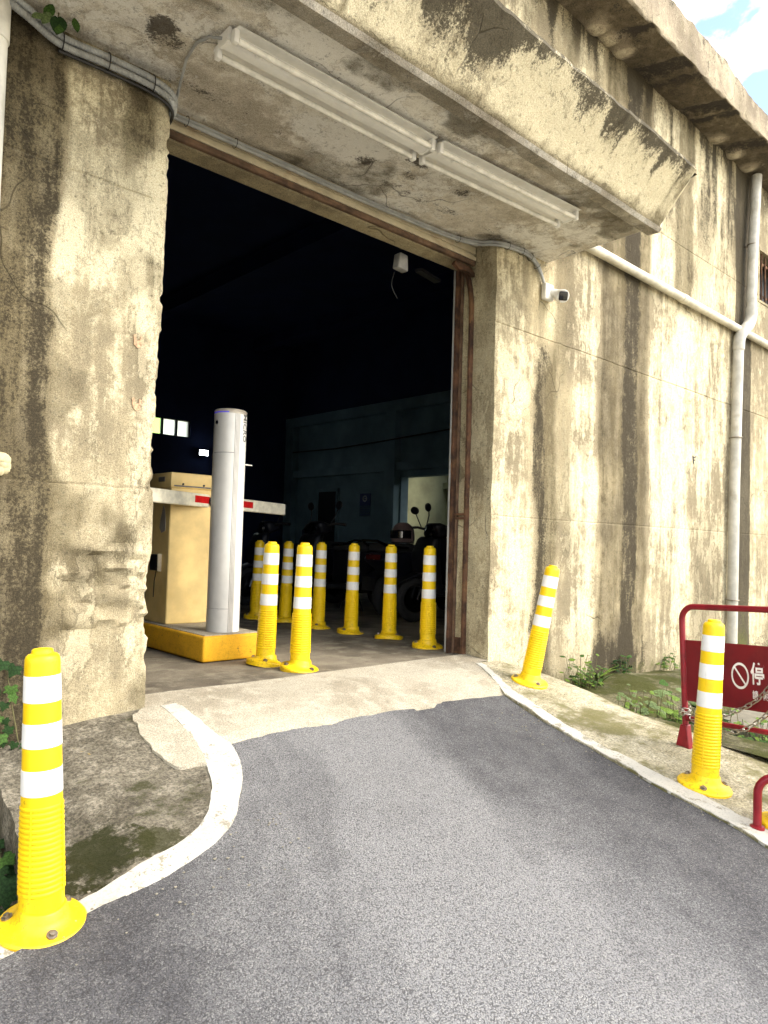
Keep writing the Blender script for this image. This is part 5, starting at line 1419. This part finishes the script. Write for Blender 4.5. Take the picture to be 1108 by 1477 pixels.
ivy('dark green ivy trailing down the stained wall behind the front bollard', (0.95, 3.33, -0.2),
    [[(0.86, 3.36, 0.32), (0.93, 3.36, 0.24), (0.96, 3.36, 0.10), (0.985, 3.36, -0.02), (1.0, 3.36, -0.10)], [(0.84, 3.36, 0.22), (0.90, 3.36, 0.12), (0.90, 3.36, 0.0), (0.91, 3.355, -0.08)], [(0.80, 3.36, 0.35), (0.84, 3.36, 0.1), (0.86, 3.36, -0.1)]], 0.046, ('leaf_dark', 'leaf_green', 'leaf_dark'))
ivy('dark ivy growing in the pit left of the front bollard', (0.75, 2.8, -0.55),
    [[(0.66, 2.55, -0.60), (0.72, 2.65, -0.45), (0.78, 2.75, -0.36), (0.80, 2.85, -0.32)], [(0.70, 2.9, -0.6), (0.76, 2.95, -0.42), (0.80, 3.0, -0.30)], [(0.60, 2.7, -0.6), (0.66, 2.72, -0.48), (0.73, 2.70, -0.40)], [(0.62, 2.45, -0.6), (0.68, 2.5, -0.5), (0.72, 2.55, -0.40)], [(0.68, 2.6, -0.45), (0.74, 2.62, -0.42), (0.78, 2.68, -0.48)]], 0.058, ('leaf_dark', 'leaf_green'), (-0.3, -0.8, 0.6), per=12)
hv = thing('hanging_vine', 'sprig of green leaves hanging over the conduits at the top left', 'plant', (0.95, 3.28, 3.08))
m = MB(); m.tube(smooth_path([(0.99, 3.28, 3.085), (0.985, 3.27, 3.06), (0.99, 3.265, 3.03), (0.975, 3.26, 3.01)]), 0.003, 5); child(m.build('stem', 'stem'), hv)
for p, tp, s, mt in (((0.955, 3.25, 3.09), (-0.45, 0, -1), 0.075, 'leaf_green'), ((0.985, 3.245, 3.05), (0.2, 0, -1), 0.080, 'leaf_dark'), ((0.945, 3.25, 3.05), (-0.5, -.1, -1), 0.07, 'leaf_grey'), ((0.965, 3.24, 3.04), (0.1, 0, -1), 0.085, 'leaf_dark'), ((0.985, 3.24, 3.02), (-0.1, 0, -1), 0.07, 'leaf_green'), ((1.05, 3.26, 3.085), (0.3, 0, -1), 0.06, 'leaf_green'), ((0.92, 3.255, 3.03), (-0.7, 0, -.6), 0.06, 'leaf_grey')):
    put_leaf(hv, 'oval', mt, p, (-.2 + rnd.uniform(-.3, .3), -1, .1 + rnd.uniform(-.3, .3)), tp, s)
def weed(label, loc, n, size, kind, mts, spread, up=1.0, stem_h=0.1):
    root = thing('weed', label, 'plant', loc)
    L0 = Vector(loc)
    for k in range(n):
        a = rnd.uniform(0, 2 * math.pi); r = spread * math.sqrt(rnd.random())
        h = stem_h * rnd.uniform(.4, 1.2)
        p = L0 + Vector((r * math.cos(a), r * math.sin(a) * 0.7, 0))
        tip = p + Vector((rnd.uniform(-.3, .3) * h, rnd.uniform(-.3, .2) * h, h))
        if kind == 'blade':
            put_leaf(root, kind, rnd.choice(mts), p, (math.cos(a), math.sin(a), 0.8), (math.cos(a) * .5, math.sin(a) * .5, up), size * rnd.uniform(.6, 1.3))
        else:
            m = MB(); m.tube([p, (p + tip) / 2 + Vector((0, 0, .01)), tip], 0.0022, 4); child(m.build('stem', 'stem'), root)
            for j in range(3):
                q = p + (tip - p) * (0.45 + 0.27 * j)
                aa = rnd.uniform(0, 6.28)
                put_leaf(root, kind, rnd.choice(mts), q, (rnd.uniform(-.5, .3), rnd.uniform(-.6, 0), 1), (math.cos(aa), math.sin(aa), 0.1), size * rnd.uniform(.6, 1.2))
weed('tuft of light green weeds at the wall foot beside the leaning bollard', (5.00, 3.14, -0.30), 40, 0.050, 'oval', ('leaf_bright', 'leaf_green'), 0.15, stem_h=0.24)
weed('clump of arching grass blades at the wall foot', (5.22, 3.14, -0.30), 44, 0.26, 'blade', ('leaf_bright', 'leaf_green', 'leaf_grey'), 0.11)
weed('small dark weed below the widest wall stain', (5.95, 3.33, -0.29), 20, 0.05, 'oval', ('leaf_green', 'leaf_dark'), 0.09, stem_h=0.14)
weed('low weed at the wall foot right of the widest stain', (6.75, 3.32, -0.33), 14, 0.05, 'oval', ('leaf_green', 'leaf_bright'), 0.14, stem_h=0.14)
weed('broad pale-leaved weed growing up from the ditch beside the apron', (4.86, 2.36, -0.62), 28, 0.085, 'heart', ('leaf_grey', 'leaf_green', 'leaf_bright'), 0.15, stem_h=0.44)
weed('low ferny weed in the ditch left of the red sign', (4.70, 2.55, -0.50), 32, 0.055, 'oval', ('leaf_grey', 'leaf_bright'), 0.15, stem_h=0.30)
weed('dark leafy weed behind the left post of the red sign', (5.05, 2.18, -0.66), 28, 0.078, 'heart', ('leaf_dark', 'leaf_green'), 0.15, stem_h=0.42)
weed('bright green weeds behind the chains of the red sign', (4.95, 1.90, -0.66), 46, 0.06, 'oval', ('leaf_bright', 'leaf_green'), 0.22, stem_h=0.40)
weed('bright green weeds at the right edge behind the red sign', (4.95, 1.58, -0.62), 36, 0.06, 'oval', ('leaf_bright', 'leaf_green'), 0.2, stem_h=0.36)
# loose pebbles on the road edge: too many to count
pm = MB()
for k in range(150):
    if k < 50: x, y = 0.75 + rnd.random() * 0.9, 2.0 + rnd.random() * 0.35
    else: x = 3.25 + rnd.random() * 0.35; y = 1.15 + rnd.random() * 1.6
    s = rnd.uniform(.002, .0055)
    bmesh.ops.create_icosphere(pm.bm, subdivisions=1, radius=s, matrix=Matrix.Translation((x, y, float(gz(x, y)) + 0.006)) @ Matrix.Diagonal((1.3, 1, .7, 1)))
po = pm.build('loose_gravel', 'stone_grey'); po['kind'] = 'stuff'; po['label'] = 'loose grit scattered along the asphalt edges'; po['category'] = 'gravel'
bpy.context.view_layer.update()
